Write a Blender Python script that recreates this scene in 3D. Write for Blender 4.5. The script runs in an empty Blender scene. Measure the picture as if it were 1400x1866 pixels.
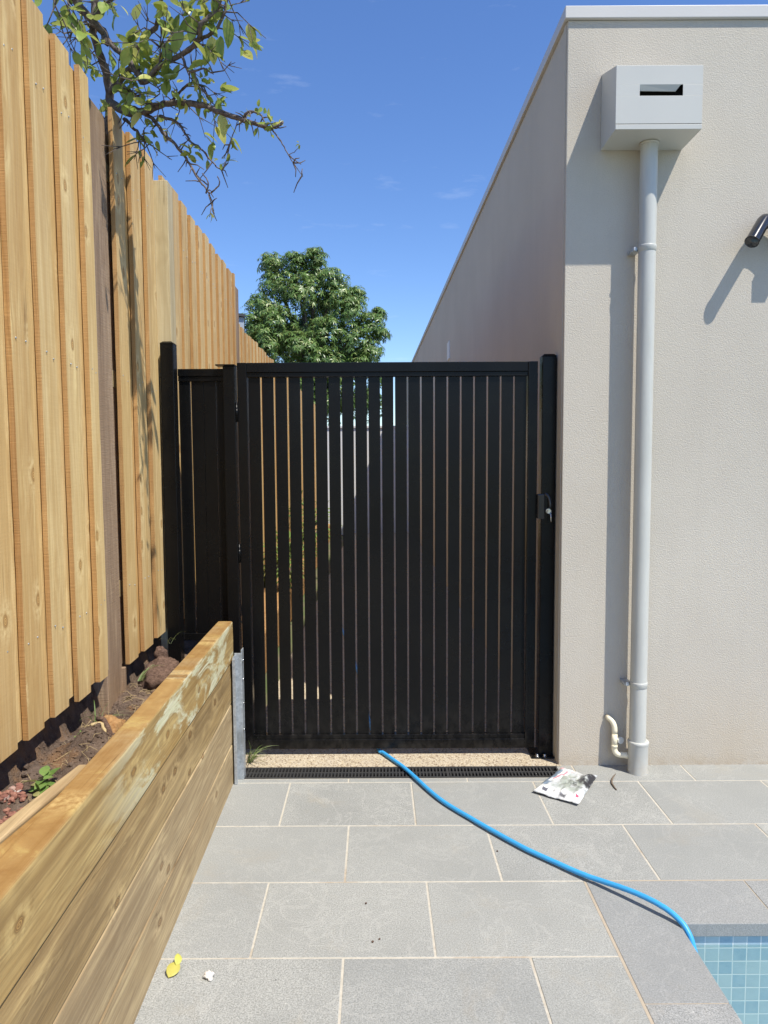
import bpy, bmesh, math, random
import numpy as np
from mathutils import Vector, Matrix, Quaternion, noise as mnoise

C = bpy.context.scene.collection
scn = bpy.context.scene
rnd = random.Random(7)

# ------------------------------------------------------------------ camera
cam = bpy.data.cameras.new('camera')
camo = bpy.data.objects.new('camera', cam)
C.objects.link(camo)
cam.sensor_fit = 'HORIZONTAL'
cam.sensor_width = 36.0
cam.lens = 36.0 * 1290 / 1400
cam.clip_start = 0.05
cam.clip_end = 3000
camo.matrix_world = (Matrix.Translation((0, 0, 1.58)) @ Matrix.Rotation(math.pi/2 - math.atan(93/1290), 4, 'X')
                     @ Matrix.Rotation(math.radians(-0.3), 4, 'Z'))
scn.camera = camo
scn.render.resolution_x = 768
scn.render.resolution_y = 1024

# ------------------------------------------------------------------ sky, sun, exposure
SUN = Vector((0.234, -0.22, 0.536)).normalized()          # towards the sun
world = bpy.data.worlds.new('World')
scn.world = world
world.use_nodes = True
wn = world.node_tree
for n in list(wn.nodes):
    wn.nodes.remove(n)
sky = wn.nodes.new('ShaderNodeTexSky')
sky.sky_type = 'NISHITA'
sky.sun_disc = False
sky.sun_elevation = math.asin(SUN.z)
sky.sun_rotation = math.atan2(SUN.x, SUN.y)
sky.air_density = 1.0
sky.dust_density = 0.1
sky.ozone_density = 4.5
bg = wn.nodes.new('ShaderNodeBackground')
bg.inputs['Strength'].default_value = 0.148
wo = wn.nodes.new('ShaderNodeOutputWorld')
# a few faint wisps of cirrus, placed by direction in the sky
tc = wn.nodes.new('ShaderNodeTexCoord')
mp = wn.nodes.new('ShaderNodeMapping'); mp.inputs['Scale'].default_value = (5, 5, 22); mp.inputs['Rotation'].default_value = (0, 0.12, 0)
ns = wn.nodes.new('ShaderNodeTexNoise'); ns.inputs['Scale'].default_value = 2.2; ns.inputs['Detail'].default_value = 8; ns.inputs['Roughness'].default_value = 0.6
rp = wn.nodes.new('ShaderNodeMapRange'); rp.inputs[1].default_value = 0.62; rp.inputs[2].default_value = 0.90; rp.inputs[3].default_value = 0; rp.inputs[4].default_value = 0.16
mx = wn.nodes.new('ShaderNodeMix'); mx.data_type = 'RGBA'
mx.inputs[7].default_value = (6.5, 6.8, 7.2, 1)
wn.links.new(tc.outputs['Generated'], mp.inputs[0]); wn.links.new(mp.outputs[0], ns.inputs[0])
wn.links.new(ns.outputs[0], rp.inputs[0]); wn.links.new(rp.outputs[0], mx.inputs[0])
hs = wn.nodes.new('ShaderNodeHueSaturation'); hs.inputs['Saturation'].default_value = 1.14; hs.inputs['Hue'].default_value = 0.509; wn.links.new(sky.outputs[0], hs.inputs['Color'])
wn.links.new(hs.outputs[0], mx.inputs[6]); wn.links.new(mx.outputs[2], bg.inputs[0])
wn.links.new(bg.outputs[0], wo.inputs[0])

sl = bpy.data.lights.new('sun', 'SUN')
sl.energy = 4.6
sl.angle = math.radians(0.53)
sl.color = (1.0, 0.945, 0.84)
so = bpy.data.objects.new('sun', sl)
C.objects.link(so)
so.rotation_euler = SUN.to_track_quat('Z', 'Y').to_euler()
so.location = (3, -3, 8)

scn.view_settings.view_transform = 'Standard'
scn.view_settings.look = 'None'
scn.view_settings.exposure = 0.42
scn.view_settings.gamma = 1.0
scn.cycles.max_bounces = 8
scn.cycles.transparent_max_bounces = 12

SK = 0.0217       # the fence, beds and side wall run at this slight angle
def fr(u, v, z):  # frame of the fence and walls -> world
    return Vector((u - SK*v, v, z))

# ------------------------------------------------------------------ material helpers
class NT:
    def __init__(s, name):
        s.m = bpy.data.materials.new(name); s.m.use_nodes = True
        s.t = s.m.node_tree
        s.b = s.t.nodes['Principled BSDF']
        s.out = s.t.nodes['Material Output']
    def n(s, ty, **kw):
        nd = s.t.nodes.new(ty)
        for k, v in kw.items():
            if isinstance(k, str) and hasattr(nd, k): setattr(nd, k, v)
        return nd
    def l(s, a, b): s.t.links.new(a, b)
    def val(s, sock, v):
        if hasattr(v, 'is_output') or isinstance(v, bpy.types.NodeSocket): s.l(v, sock)
        else: sock.default_value = v
    def math(s, op, a, b=0.0, c=None):
        nd = s.n('ShaderNodeMath', operation=op); s.val(nd.inputs[0], a); s.val(nd.inputs[1], b)
        if c is not None: s.val(nd.inputs[2], c)
        return nd.outputs[0]
    def mix(s, f, a, b, mode='MIX'):
        nd = s.n('ShaderNodeMix', data_type='RGBA', blend_type=mode)
        s.val(nd.inputs[0], f)
        for k, c in ((6, a), (7, b)):
            if isinstance(c, (tuple, list)): c = tuple(c) + (1,) if len(c) == 3 else c
            s.val(nd.inputs[k], c)
        return nd.outputs[2]
    def ramp(s, f, lo, hi, a=0.0, b=1.0):
        nd = s.n('ShaderNodeMapRange'); s.val(nd.inputs[0], f)
        nd.inputs[1].default_value = lo; nd.inputs[2].default_value = hi
        nd.inputs[3].default_value = a; nd.inputs[4].default_value = b
        return nd.outputs[0]
    def coord(s, which='Object'): return s.n('ShaderNodeTexCoord').outputs[which]
    def xf(s, v, scale=(1, 1, 1), loc=(0, 0, 0), rot=(0, 0, 0)):
        nd = s.n('ShaderNodeMapping'); s.l(v, nd.inputs[0])
        nd.inputs['Scale'].default_value = scale; nd.inputs['Location'].default_value = loc; nd.inputs['Rotation'].default_value = rot
        return nd.outputs[0]
    def noise(s, v, scale, detail=4, rough=.55, dist=0.0):
        nd = s.n('ShaderNodeTexNoise'); s.l(v, nd.inputs['Vector'])
        nd.inputs['Scale'].default_value = scale; nd.inputs['Detail'].default_value = detail
        nd.inputs['Roughness'].default_value = rough; nd.inputs['Distortion'].default_value = dist
        return nd.outputs[0]
    def voro(s, v, scale, feature='F1', out='Distance', rnd_=1.0, dims='3D'):
        nd = s.n('ShaderNodeTexVoronoi', feature=feature, voronoi_dimensions=dims); s.l(v, nd.inputs['Vector'])
        nd.inputs['Scale'].default_value = scale; nd.inputs['Randomness'].default_value = rnd_
        return nd.outputs[out]
    def island(s): return s.n('ShaderNodeNewGeometry').outputs['Random Per Island']
    def sep(s, v):
        nd = s.n('ShaderNodeSeparateXYZ'); s.l(v, nd.inputs[0]); return nd.outputs
    def comb(s, x, y, z):
        nd = s.n('ShaderNodeCombineXYZ'); s.val(nd.inputs[0], x); s.val(nd.inputs[1], y); s.val(nd.inputs[2], z); return nd.outputs[0]
    def vadd(s, a, b):
        nd = s.n('ShaderNodeVectorMath', operation='ADD'); s.val(nd.inputs[0], a); s.val(nd.inputs[1], b); return nd.outputs[0]
    def bump(s, h, strength=.3, dist=.002):
        nd = s.n('ShaderNodeBump'); s.l(h, nd.inputs['Height'])
        nd.inputs['Strength'].default_value = strength; nd.inputs['Distance'].default_value = dist
        s.l(nd.outputs[0], s.b.inputs['Normal'])
    def done(s, col=None, rough=.6, metal=0.0, spec=None):
        if col is not None:
            if isinstance(col, (tuple, list)) and len(col) == 3: col = tuple(col) + (1,)
            s.val(s.b.inputs['Base Color'], col)
        s.val(s.b.inputs['Roughness'], rough); s.b.inputs['Metallic'].default_value = metal
        if spec is not None: s.b.inputs['Specular IOR Level'].default_value = spec
        return s.m

def plain(name, col, rough=.5, metal=0.0, spec=None, var=.08, bump=0.0, scale=30):
    t = NT(name); v = t.coord()
    f = t.noise(v, scale, 4)
    c = t.mix(f, tuple(x*(1-var) for x in col), tuple(min(1, x*(1+var)) for x in col))
    if bump: t.bump(t.noise(v, scale*6, 3), bump, .001)
    r = t.ramp(t.noise(v, scale*.4, 3), .3, .7, rough*.85, min(1, rough*1.15))
    return t.done(c, r, metal, spec)

def wood(name, axis, pale, mid, dark, island=True, sheen=.62, knots=True, grain=1.0, saw=0.0, milky=False, ringk=.34, smear=.5, redtop=None, bumps=.4, tone=.42):
    """timber with the grain along one axis: contour lines of stretched noise give plain-sawn figure"""
    t = NT(name)
    co = t.coord()
    x, y, z = t.sep(co)
    if axis == 'Z': lng, ac, dp = z, y, x
    elif axis == 'Y': lng, ac, dp = y, z, x
    else: lng, ac, dp = x, z, y
    isl = t.island() if island else None
    off = t.math('MULTIPLY', isl, 37.0) if island else 0.0
    lw = t.math('ADD', lng, t.math('MULTIPLY', off, 1.7) if island else 0.0)
    # knots
    fine0 = t.noise(co, 55, 3, .6)
    kv = t.comb(t.math('ADD', t.math('MULTIPLY', ac, 7.0), off), t.math('MULTIPLY', lw, 4.2), 0.0)
    kd = t.voro(kv, 1.0, dims='2D')
    kw = t.math('ADD', kd, t.math('MULTIPLY', t.math('SUBTRACT', fine0, .5), .05))
    kmask = t.ramp(kw, .05, .075, 1.0, 0.0) if knots else None
    bend = t.ramp(kd, .0, .40, 1.0, 0.0)
    g0 = t.comb(t.math('ADD', t.math('MULTIPLY', ac, 9.0*grain), off), t.math('MULTIPLY', dp, 5.0), t.math('MULTIPLY', lw, .30))
    f0 = t.noise(g0, 1.0, 3, .5, .35)
    f0 = t.math('ADD', f0, t.math('MULTIPLY', bend, .05))
    rings = t.math('SINE', t.math('MULTIPLY', f0, 110.0))
    rings = t.ramp(rings, -1, 1, 0, 1)
    g1 = t.comb(t.math('ADD', t.math('MULTIPLY', ac, 130.0), off), t.math('MULTIPLY', dp, 130.0), t.math('MULTIPLY', lw, 2.6))
    fine = t.noise(g1, 1.0, 4, .65)
    g2 = t.comb(t.math('ADD', t.math('MULTIPLY', ac, 14.0), off), t.math('MULTIPLY', dp, 14.0), t.math('MULTIPLY', lw, .9))
    broad = t.noise(g2, 1.0, 3, .5)
    c = t.mix(t.ramp(broad, .32, .66), pale, mid)
    if True:
        bd = t.noise(t.comb(t.math('ADD', t.math('MULTIPLY', ac, 11.0 if not island else 15.0), off), 2.0, t.math('MULTIPLY', lw, .35 if not island else .18)), 1.0, 3, .6, .3)
        c = t.mix(t.math('MULTIPLY', t.ramp(bd, .45, .62), .62 if not island else .42), c, dark)
    c = t.mix(t.math('MULTIPLY', rings, ringk), c, dark)
    c = t.mix(t.math('MULTIPLY', t.ramp(fine, .42, .70), .50), c, dark)
    if island:
        c = t.mix(t.math('MULTIPLY', isl, tone*1.6), c, t.mix(t.ramp(t.math('FRACT', t.math('MULTIPLY', isl, 7.3)), 0, 1), (pale[0]*1.05, pale[1]*1.02, pale[2]*.95), (dark[0]*1.15, dark[1]*1.1, dark[2]*1.0)))
    h = t.math('ADD', t.math('MULTIPLY', rings, .4), t.math('MULTIPLY', fine, .8))
    if saw:
        sw = t.noise(t.comb(t.math('MULTIPLY', ac, 14.0), t.math('MULTIPLY', dp, 14.0), t.math('MULTIPLY', lw, 260.0)), 1.0, 2, .5)
        h = t.math('ADD', h, t.math('MULTIPLY', sw, saw))
        c = t.mix(t.math('MULTIPLY', t.ramp(sw, .42, .62), .16*saw), c, dark)
    stv = t.noise(t.comb(t.math('ADD', t.math('MULTIPLY', ac, 34.0), off), t.math('MULTIPLY', dp, 12.0), t.math('MULTIPLY', lw, 3.4)), 1.0, 5, .7, .6)
    stm = t.noise(t.comb(t.math('ADD', t.math('MULTIPLY', ac, 6.0), off), 5.0, t.math('MULTIPLY', lw, 1.6)), 1.0, 3, .6)
    c = t.mix(t.math('MULTIPLY', t.math('MULTIPLY', t.ramp(stv, .52, .66), t.ramp(stm, .48, .60)), smear), c, (min(1, pale[0]*1.2), pale[1]*1.22, pale[2]*1.15))
    if milky:   # pale greenish preservative smears
        ms = t.noise(t.comb(t.math('MULTIPLY', ac, 9.0), 0.0, t.math('MULTIPLY', lng, 3.2)), 1.0, 7, .68, .8)
        mm = t.noise(t.comb(t.math('MULTIPLY', ac, 2.0), 3.0, t.math('MULTIPLY', lng, 1.1)), 1.0, 2, .5)
        mk = t.math('MULTIPLY', t.ramp(ms, .48, .56), t.ramp(mm, .30, .46))
        mk = t.math('MULTIPLY', mk, t.ramp(lng, -.35, .25))
        c = t.mix(t.math('MULTIPLY', mk, .75), c, t.mix(t.ramp(fine, .3, .7), (.58, .62, .38), (.82, .80, .60)))
    if redtop:
        nz = t.sep(t.n('ShaderNodeNewGeometry').outputs['True Normal'])[2]
        st = t.noise(t.comb(t.math('MULTIPLY', dp, 9.0), t.math('MULTIPLY', ac, 9.0), t.math('MULTIPLY', lng, 2.0)), 1.0, 4, .55)
        tk = t.math('MULTIPLY', t.ramp(nz, .4, .8), t.ramp(st, .25, .62, .45, .95))
        c = t.mix(tk, c, t.mix(t.ramp(fine, .3, .7), redtop, (redtop[0]*1.3, redtop[1]*1.45, redtop[2]*1.8)))
        mo = t.noise(t.vadd(co, (3, 0, 0)), 7, 7, .72, .5)
        c = t.mix(t.math('MULTIPLY', t.math('MULTIPLY', t.ramp(nz, .4, .8), t.ramp(mo, .48, .66)), .55), c, (.20, .095, .025))
        c = t.mix(t.math('MULTIPLY', t.math('MULTIPLY', t.ramp(nz, .4, .8), t.ramp(mo, .46, .36)), .6), c, (.45, .34, .12))
    if knots:
        kr = t.math('SINE', t.math('MULTIPLY', kd, 210.0))
        kc = t.mix(t.ramp(kr, -1, 1), (dark[0]*.75, dark[1]*.62, dark[2]*.5), (mid[0]*.95, mid[1]*.85, mid[2]*.75))
        sel = t.voro(kv, 1.0, out='Color', dims='2D')
        on = t.ramp(t.sep(sel)[0], .60, .62)
        halo = t.math('MULTIPLY', t.math('MULTIPLY', t.ramp(kw, .10, .14), t.ramp(kw, .16, .34, 1, 0)), t.math('MULTIPLY', on, t.ramp(fine0, .35, .6)))
        c = t.mix(t.math('MULTIPLY', halo, .55), c, (min(1, pale[0]*1.12), pale[1]*1.12, pale[2]*1.1))
        rim = t.math('MULTIPLY', t.math('MULTIPLY', t.ramp(kw, .045, .065), t.ramp(kw, .07, .10, 1, 0)), on)
        c = t.mix(t.math('MULTIPLY', rim, .65), c, (dark[0]*.5, dark[1]*.4, dark[2]*.3))
        c = t.mix(t.math('MULTIPLY', t.math('MULTIPLY', kmask, on), .8), c, kc)
    ckn = t.noise(t.comb(t.math('ADD', t.math('MULTIPLY', ac, 26.0), off), t.math('MULTIPLY', dp, 26.0), t.math('MULTIPLY', lw, .55)), 1.0, 2, .5)
    ck = t.math('MULTIPLY', t.ramp(t.math('ABSOLUTE', t.math('SUBTRACT', ckn, .5)), .0, .012, 1, 0), t.ramp(t.noise(t.comb(t.math('MULTIPLY', ac, 9.0), off, t.math('MULTIPLY', lw, 1.3)), 1.0, 3, .6), .56, .62))
    c = t.mix(t.math('MULTIPLY', ck, .6), c, (dark[0]*.45, dark[1]*.4, dark[2]*.35))
    # dirt blotches
    bl = t.noise(t.xf(co, (1, 1, .6)), 2.3, 5, .6)
    c = t.mix(t.math('MULTIPLY', t.ramp(bl, .5, .75), .22), c, (dark[0]*.9, dark[1]*.9, dark[2]*.85))
    t.bump(h, bumps, .0016)
    return t.done(c, sheen, 0, .3)

PINE_P, PINE_M, PINE_D = (.77, .60, .31), (.67, .47, .20), (.40, .225, .075)
M = {}
M['pine'] = wood('pine_paling', 'Z', PINE_P, PINE_M, PINE_D, saw=.5)
M['pine_edge'] = wood('rough_sawn_pine_edge', 'Z', (.56, .345, .145), (.48, .275, .10), (.32, .17, .065), saw=1.0, knots=False, bumps=.8)
M['pine_post'] = wood('pine_post', 'Z', (.60, .52, .33), (.52, .42, .24), (.36, .27, .14), island=False, saw=.4, knots=False)
M['brown_post'] = wood('brown_hardwood_post', 'Z', (.42, .305, .205), (.34, .235, .15), (.20, .13, .08), island=False, saw=1.2, knots=False, bumps=.7)
M['sleeper_top'] = wood('treated_sleeper_upper', 'Y', (.55, .40, .17), (.47, .30, .105), (.20, .115, .038), island=False, milky=True, redtop=(.25, .135, .04), grain=.8, bumps=.4, smear=.55)
M['sleeper_mid'] = wood('treated_sleeper', 'Y', (.54, .385, .18), (.40, .265, .11), (.15, .092, .037), island=False, grain=.8, bumps=.4, smear=.55)
M['sleeper_low'] = wood('treated_sleeper_pale', 'Y', (.55, .42, .235), (.43, .31, .165), (.19, .125, .062), island=False, grain=.8, bumps=.4, smear=.55)

def paver_mat(name, base, dark, lite, island=True):
    t = NT(name); v = t.coord()
    s1 = t.noise(v, 210, 3, .72); s2 = t.noise(v, 90, 4, .6); s3 = t.noise(v, 2.2, 6, .62)
    c = t.mix(t.ramp(s1, .36, .64), dark, lite)
    c = t.mix(t.ramp(s2, .35, .65, .05, .6), c, base)
    vs = t.voro(v, 230)
    c = t.mix(t.math('MULTIPLY', t.ramp(vs, .10, .24, 1, 0), .45), c, tuple(x*.45 for x in dark))
    c = t.mix(t.math('MULTIPLY', t.ramp(s3, .44, .62), .40), c, (base[0]*.66, base[1]*.67, base[2]*.68))
    st = t.noise(t.vadd(v, (5.3, 1.7, 0)), 3.1, 7, .7, .6)
    c = t.mix(t.math('MULTIPLY', t.ramp(st, .56, .72), .38), c, (.33, .28, .20))
    wm = t.noise(t.vadd(v, (1.3, 9.7, 0)), 4.4, 5, .55, 1.2)
    c = t.mix(t.math('MULTIPLY', t.ramp(t.math('ABSOLUTE', t.math('SUBTRACT', wm, .55)), .0, .022, 1, 0), .16), c, (.62, .60, .55))
    # sparse pale and dark flecks of site dust
    fl = t.voro(v, 17); flc = t.sep(t.voro(v, 17, out='Color'))
    c = t.mix(t.math('MULTIPLY', t.ramp(fl, .02, .07, 1, 0), t.ramp(flc[0], .80, .82, 0, .7)), c, (.62, .60, .56))
    c = t.mix(t.math('MULTIPLY', t.ramp(fl, .03, .08, 1, 0), t.ramp(flc[1], .88, .90, 0, .75)), c, (.06, .055, .05))
    if island:
        i = t.island()
        c = t.mix(t.math('MULTIPLY', i, .42), c, (base[0]*.74, base[1]*.76, base[2]*.80))
        c = t.mix(t.math('MULTIPLY', t.math('FRACT', t.math('MULTIPLY', i, 5.7)), .22), c, (base[0]*1.3, base[1]*1.28, base[2]*1.22))
    t.bump(t.math('ADD', s1, t.math('MULTIPLY', s2, .8)), .55, .0012)
    return t.done(c, .78, 0, .35)
M['paver'] = paver_mat('flamed_grey_granite', (.308, .310, .289), (.14, .141, .13), (.48, .48, .446))
M['coping'] = paver_mat('grey_granite_coping', (.285, .288, .275), (.12, .122, .118), (.47, .47, .45))

t = NT('cream_grout'); v = t.coord()
c = t.mix(t.ramp(t.noise(v, 60, 5), .35, .65), (.43, .395, .325), (.52, .48, .40))
c = t.mix(t.ramp(t.noise(v, 2.6, 5, .7), .56, .72), c, (.33, .25, .17))
t.bump(t.noise(v, 300, 3), .5, .001); M['grout'] = t.done(c, .9)

M['sealant'] = plain('beige_sealant', (.40, .335, .25), .9, var=.25, scale=14)
t = NT('textured_render'); v = t.coord()
n1 = t.noise(v, 150, 3, .62); n2 = t.noise(v, 340, 3, .6); n3 = t.noise(v, 1.3, 6, .6)
x, y, z = t.sep(v)
c = t.mix(t.ramp(n3, .35, .7), (.555, .508, .430), (.510, .464, .390))
c = t.mix(t.math('MULTIPLY', t.ramp(t.noise(t.xf(v, (3, 3, .22)), 2.6, 6, .7), .50, .75), .22), c, (.44, .40, .335))
c = t.mix(t.math('MULTIPLY', t.ramp(t.noise(v, 11, 6, .7, .8), .55, .72), .14), c, (.46, .42, .35))
c = t.mix(t.math('MULTIPLY', t.ramp(n1, .55, .72), .25), c, (.68, .63, .54))
foot = t.math('MULTIPLY', t.ramp(z, .0, .55, 1, 0), t.ramp(t.noise(t.xf(v, (1, 1, .5)), 3.4, 6, .65), .28, .7))
c = t.mix(t.math('MULTIPLY', foot, .55), c, (.50, .41, .29))
sp = t.math('MULTIPLY', t.ramp(z, .0, .07, 1, 0), t.ramp(t.noise(v, 26, 5, .7), .38, .66))
c = t.mix(t.math('MULTIPLY', sp, .6), c, (.40, .31, .21))
t.bump(t.math('ADD', t.math('MULTIPLY', n1, 1.0), t.math('MULTIPLY', n2, .45)), .75, .0035)
M['render'] = t.done(c, .88, 0, .2)

M['white_metal'] = plain('grey_white_coated_steel', (.51, .51, .475), .38, 0, .4, var=.03, scale=5)
M['cap_metal'] = plain('pale_grey_roof_flashing', (.54, .53, .51), .42, 0, .4, var=.03, scale=4)
t = NT('grey_white_painted_pipe'); v = t.coord(); x, y, z = t.sep(v)
c = t.mix(t.ramp(t.noise(t.xf(v, (8, 8, 1.5)), 2.0, 5), .35, .7), (.52, .522, .482), (.455, .457, .42))
c = t.mix(t.math('MULTIPLY', t.ramp(z, 0, .12, 1, 0), t.ramp(t.noise(v, 22, 4, .6), .40, .58, 0, .8)), c, (.47, .43, .36))
t.bump(t.noise(t.xf(v, (30, 30, 5)), 3, 3), .06, .002)
M['pipe'] = t.done(c, .38, 0, .45)
M['cream_pvc'] = plain('cream_pvc', (.83, .76, .57), .36, 0, .5, var=.03, bump=.0, scale=12)
M['clear_cap'] = plain('frosted_cap', (.66, .65, .60), .3, var=.03)

t = NT('satin_black_powder_coat'); v = t.coord()
c = t.mix(t.ramp(t.noise(v, 3, 6, .65), .35, .7), (.0035, .0036, .0042), (.0060, .0058, .0055))
c = t.mix(t.math('MULTIPLY', t.ramp(t.sep(v)[2], .0, .28, 1, 0), t.ramp(t.noise(t.xf(v, (1, 1, .6)), 24, 6, .7), .42, .70, 0, .35)), c, (.07, .063, .055))
M['black'] = t.done(c, t.ramp(t.noise(v, 5, 5), .3, .7, .22, .34), 0, .20)
M['gloss_black'] = plain('gloss_black_plastic', (.02, .021, .025), .16, 0, .6, var=.05)
M['dark_grate'] = plain('black_plastic_grate', (.042, .041, .040), .5, 0, .4, var=.2, bump=.1)
M['void'] = plain('dark_channel_and_slot_shade', (.012, .012, .012), .9)  # drain channel black; also the painted shade inside the rain head slot
M['chrome'] = plain('bright_steel', (.72, .72, .70), .22, 1.0, var=.03)
t = NT('galvanised_steel'); v = t.coord()
c = t.mix(t.ramp(t.sep(t.voro(v, 90, out='Color'))[0], 0, 1), (.36, .39, .41), (.52, .55, .57))
c = t.mix(t.ramp(t.noise(t.xf(v, (1, 1, .3)), 20, 6, .7), .5, .7), c, (.30, .31, .30))
M['galv'] = t.done(c, .48, .55)

t = NT('exposed_aggregate'); v = t.coord()
cc = t.voro(v, 120, out='Color'); dd = t.voro(v, 120)
cx = t.sep(cc)
c = t.mix(t.ramp(cx[0], .2, .9), (.50, .41, .27), (.60, .53, .41))
c = t.mix(t.ramp(cx[1], .74, .78), c, (.20, .14, .09))
c = t.mix(t.ramp(dd, .42, .62), c, (.42, .35, .25))
c = t.mix(t.math('MULTIPLY', t.ramp(t.noise(v, 6, 5), .45, .7), .35), c, (.40, .34, .27))
t.bump(t.math('SUBTRACT', 1.0, dd), .8, .003)
M['aggregate'] = t.done(c, .7)

t = NT('brown_soil'); v = t.coord()
c = t.mix(t.ramp(t.noise(v, 16, 8, .7), .35, .65), (.11, .075, .055), (.27, .195, .145))
c = t.mix(t.ramp(t.noise(t.vadd(v, (9, 3, 1)), 7, 5, .6), .52, .66), c, (.29, .17, .09))
c = t.mix(t.ramp(t.noise(v, 130, 3, .7), .60, .72), c, (.34, .28, .21))
t.bump(t.math('ADD', t.noise(v, 60, 8, .75), t.noise(v, 240, 3, .7)), .9, .010)
M['soil'] = t.done(c, .95, 0, .15)
t = NT('orange_clay'); v = t.coord()
c = t.mix(t.ramp(t.noise(v, 40, 6, .7), .35, .65), (.28, .14, .055), (.48, .29, .13))
t.bump(t.noise(v, 110, 6, .75), .9, .008); M['clay'] = t.done(c, .95, 0, .15)
t = NT('fibrous_brown_root_ball'); v = t.coord()
c = t.mix(t.ramp(t.noise(t.xf(v, (1, 1, 3)), 60, 6, .7), .35, .65), (.09, .055, .04), (.24, .155, .115))
t.bump(t.noise(t.xf(v, (1, 1, 2.5)), 100, 6, .75), 1.0, .010); M['rootball'] = t.done(c, .95, 0, .15)
t = NT('red_scoria'); v = t.coord(); i = t.island()
c = t.mix(t.ramp(i, 0, .9), (.22, .10, .07), (.38, .19, .13))
c = t.mix(t.ramp(t.math('FRACT', t.math('MULTIPLY', i, 13.7)), .90, .93), c, (.62, .56, .48))
c = t.mix(t.ramp(t.noise(v, 90, 4, .7), .45, .65), c, (.22, .09, .07))
t.bump(t.noise(v, 260, 4, .7), .9, .003); M['scoria'] = t.done(c, .9, 0, .2)

t = NT('garden_ground'); v = t.coord()
c = t.mix(t.ramp(t.noise(v, 1.6, 8, .7), .4, .6), (.16, .12, .08), (.09, .12, .04))
t.bump(t.noise(v, 30, 6), .7, .01); M['ground'] = t.done(c, .95)

def leaf_mat(name, a, b, c3, trans=.35, rough=.42, tcol=None):
    t = NT(name); i = t.island()
    c = t.mix(t.ramp(i, 0, .8), a, b)
    c = t.mix(t.ramp(t.math('FRACT', t.math('MULTIPLY', i, 9.1)), .84, .9), c, c3)
    v = t.coord()
    c = t.mix(t.math('MULTIPLY', t.ramp(t.noise(v, 60, 4), .45, .7), .3), c, c3)
    t.done(c, rough, 0, .4)
    tr = t.n('ShaderNodeBsdfTranslucent')
    if tcol is None: t.l(t.mix(.5, c, c3), tr.inputs[0])
    else: tr.inputs[0].default_value = tcol + (1,)
    mxs = t.n('ShaderNodeMixShader'); mxs.inputs[0].default_value = trans
    t.l(t.b.outputs[0], mxs.inputs[1]); t.l(tr.outputs[0], mxs.inputs[2]); t.l(mxs.outputs[0], t.out.inputs[0])
    return t.m
M['citrus_leaf'] = leaf_mat('citrus_leaf', (.11, .19, .03), (.27, .37, .07), (.58, .58, .17), .42, .32)
M['tree_leaf'] = leaf_mat('far_tree_leaf', (.055, .125, .03), (.14, .24, .06), (.34, .40, .15), .28, .33)
M['weed'] = leaf_mat('weed_leaf', (.13, .24, .05), (.20, .33, .08), (.38, .36, .14), .35, .5)
M['grass'] = leaf_mat('grass_blade', (.15, .24, .06), (.27, .33, .12), (.50, .46, .26), .35, .5)
t = NT('grey_bark'); v = t.coord()
c = t.mix(t.ramp(t.noise(v, 45, 6, .7), .35, .65), (.075, .058, .052), (.21, .175, .155))
t.bump(t.noise(v, 120, 5, .7), .9, .004); M['bark'] = t.done(c, .9, 0, .2)

M['hose'] = plain('blue_hose', (.045, .34, .70), .38, 0, .5, var=.18, scale=18)
M['stick'] = plain('dry_stick', (.15, .11, .075), .85, var=.35, bump=.4, scale=60)
M['straw'] = plain('dry_straw', (.45, .34, .17), .8, var=.3, scale=40)
M['yellow_leaf'] = leaf_mat('yellow_leaf', (.55, .56, .08), (.62, .60, .12), (.58, .52, .12), .25, .5)
M['white_stone'] = plain('white_stone', (.72, .68, .62), .85, var=.12, bump=.5, scale=50)
M['white_wall'] = plain('white_render_wall', (.66, .65, .63), .85, var=.05, scale=2)
M['shed_grey'] = plain('blue_grey_sheet', (.36, .41, .46), .5, var=.05, scale=2)
M['shed_dark'] = plain('charcoal_trim', (.05, .052, .055), .5)
M['vent'] = plain('white_vent_plastic', (.70, .70, .70), .5, var=.03)

# pool mosaic: one material per face direction
def mosaic(name, ax):
    t = NT(name); v = t.coord(); x, y, z = t.sep(v)
    a, b = {'xz': (x, z), 'yz': (y, z), 'xy': (x, y)}[ax]
    vec = t.comb(a, b, 0.0)
    br = t.n('ShaderNodeTexBrick'); t.l(vec, br.inputs['Vector'])
    br.offset = 0; br.squash = 1
    br.inputs['Scale'].default_value = 1
    br.inputs['Mortar Size'].default_value = .0021
    br.inputs['Mortar Smooth'].default_value = .25
    br.inputs['Bias'].default_value = 0
    br.inputs['Brick Width'].default_value = .048
    br.inputs['Row Height'].default_value = .048
    br.inputs['Color1'].default_value = (.24, .37, .46, 1)
    br.inputs['Color2'].default_value = (.40, .49, .52, 1)
    br.inputs['Mortar'].default_value = (.66, .70, .70, 1)
    c = t.mix(t.math('MULTIPLY', t.ramp(t.noise(v, 26, 4, .6), .35, .7), .40), br.outputs['Color'], (.42, .53, .57))
    t.bump(t.math('SUBTRACT', 1.0, br.outputs['Fac']), .5, .002)
    return t.done(c, .16, 0, .5)
M['mos_xz'] = mosaic('blue_mosaic_end_wall', 'xz'); M['mos_yz'] = mosaic('blue_mosaic_side_wall', 'yz'); M['mos_xy'] = mosaic('blue_mosaic_floor', 'xy')

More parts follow.
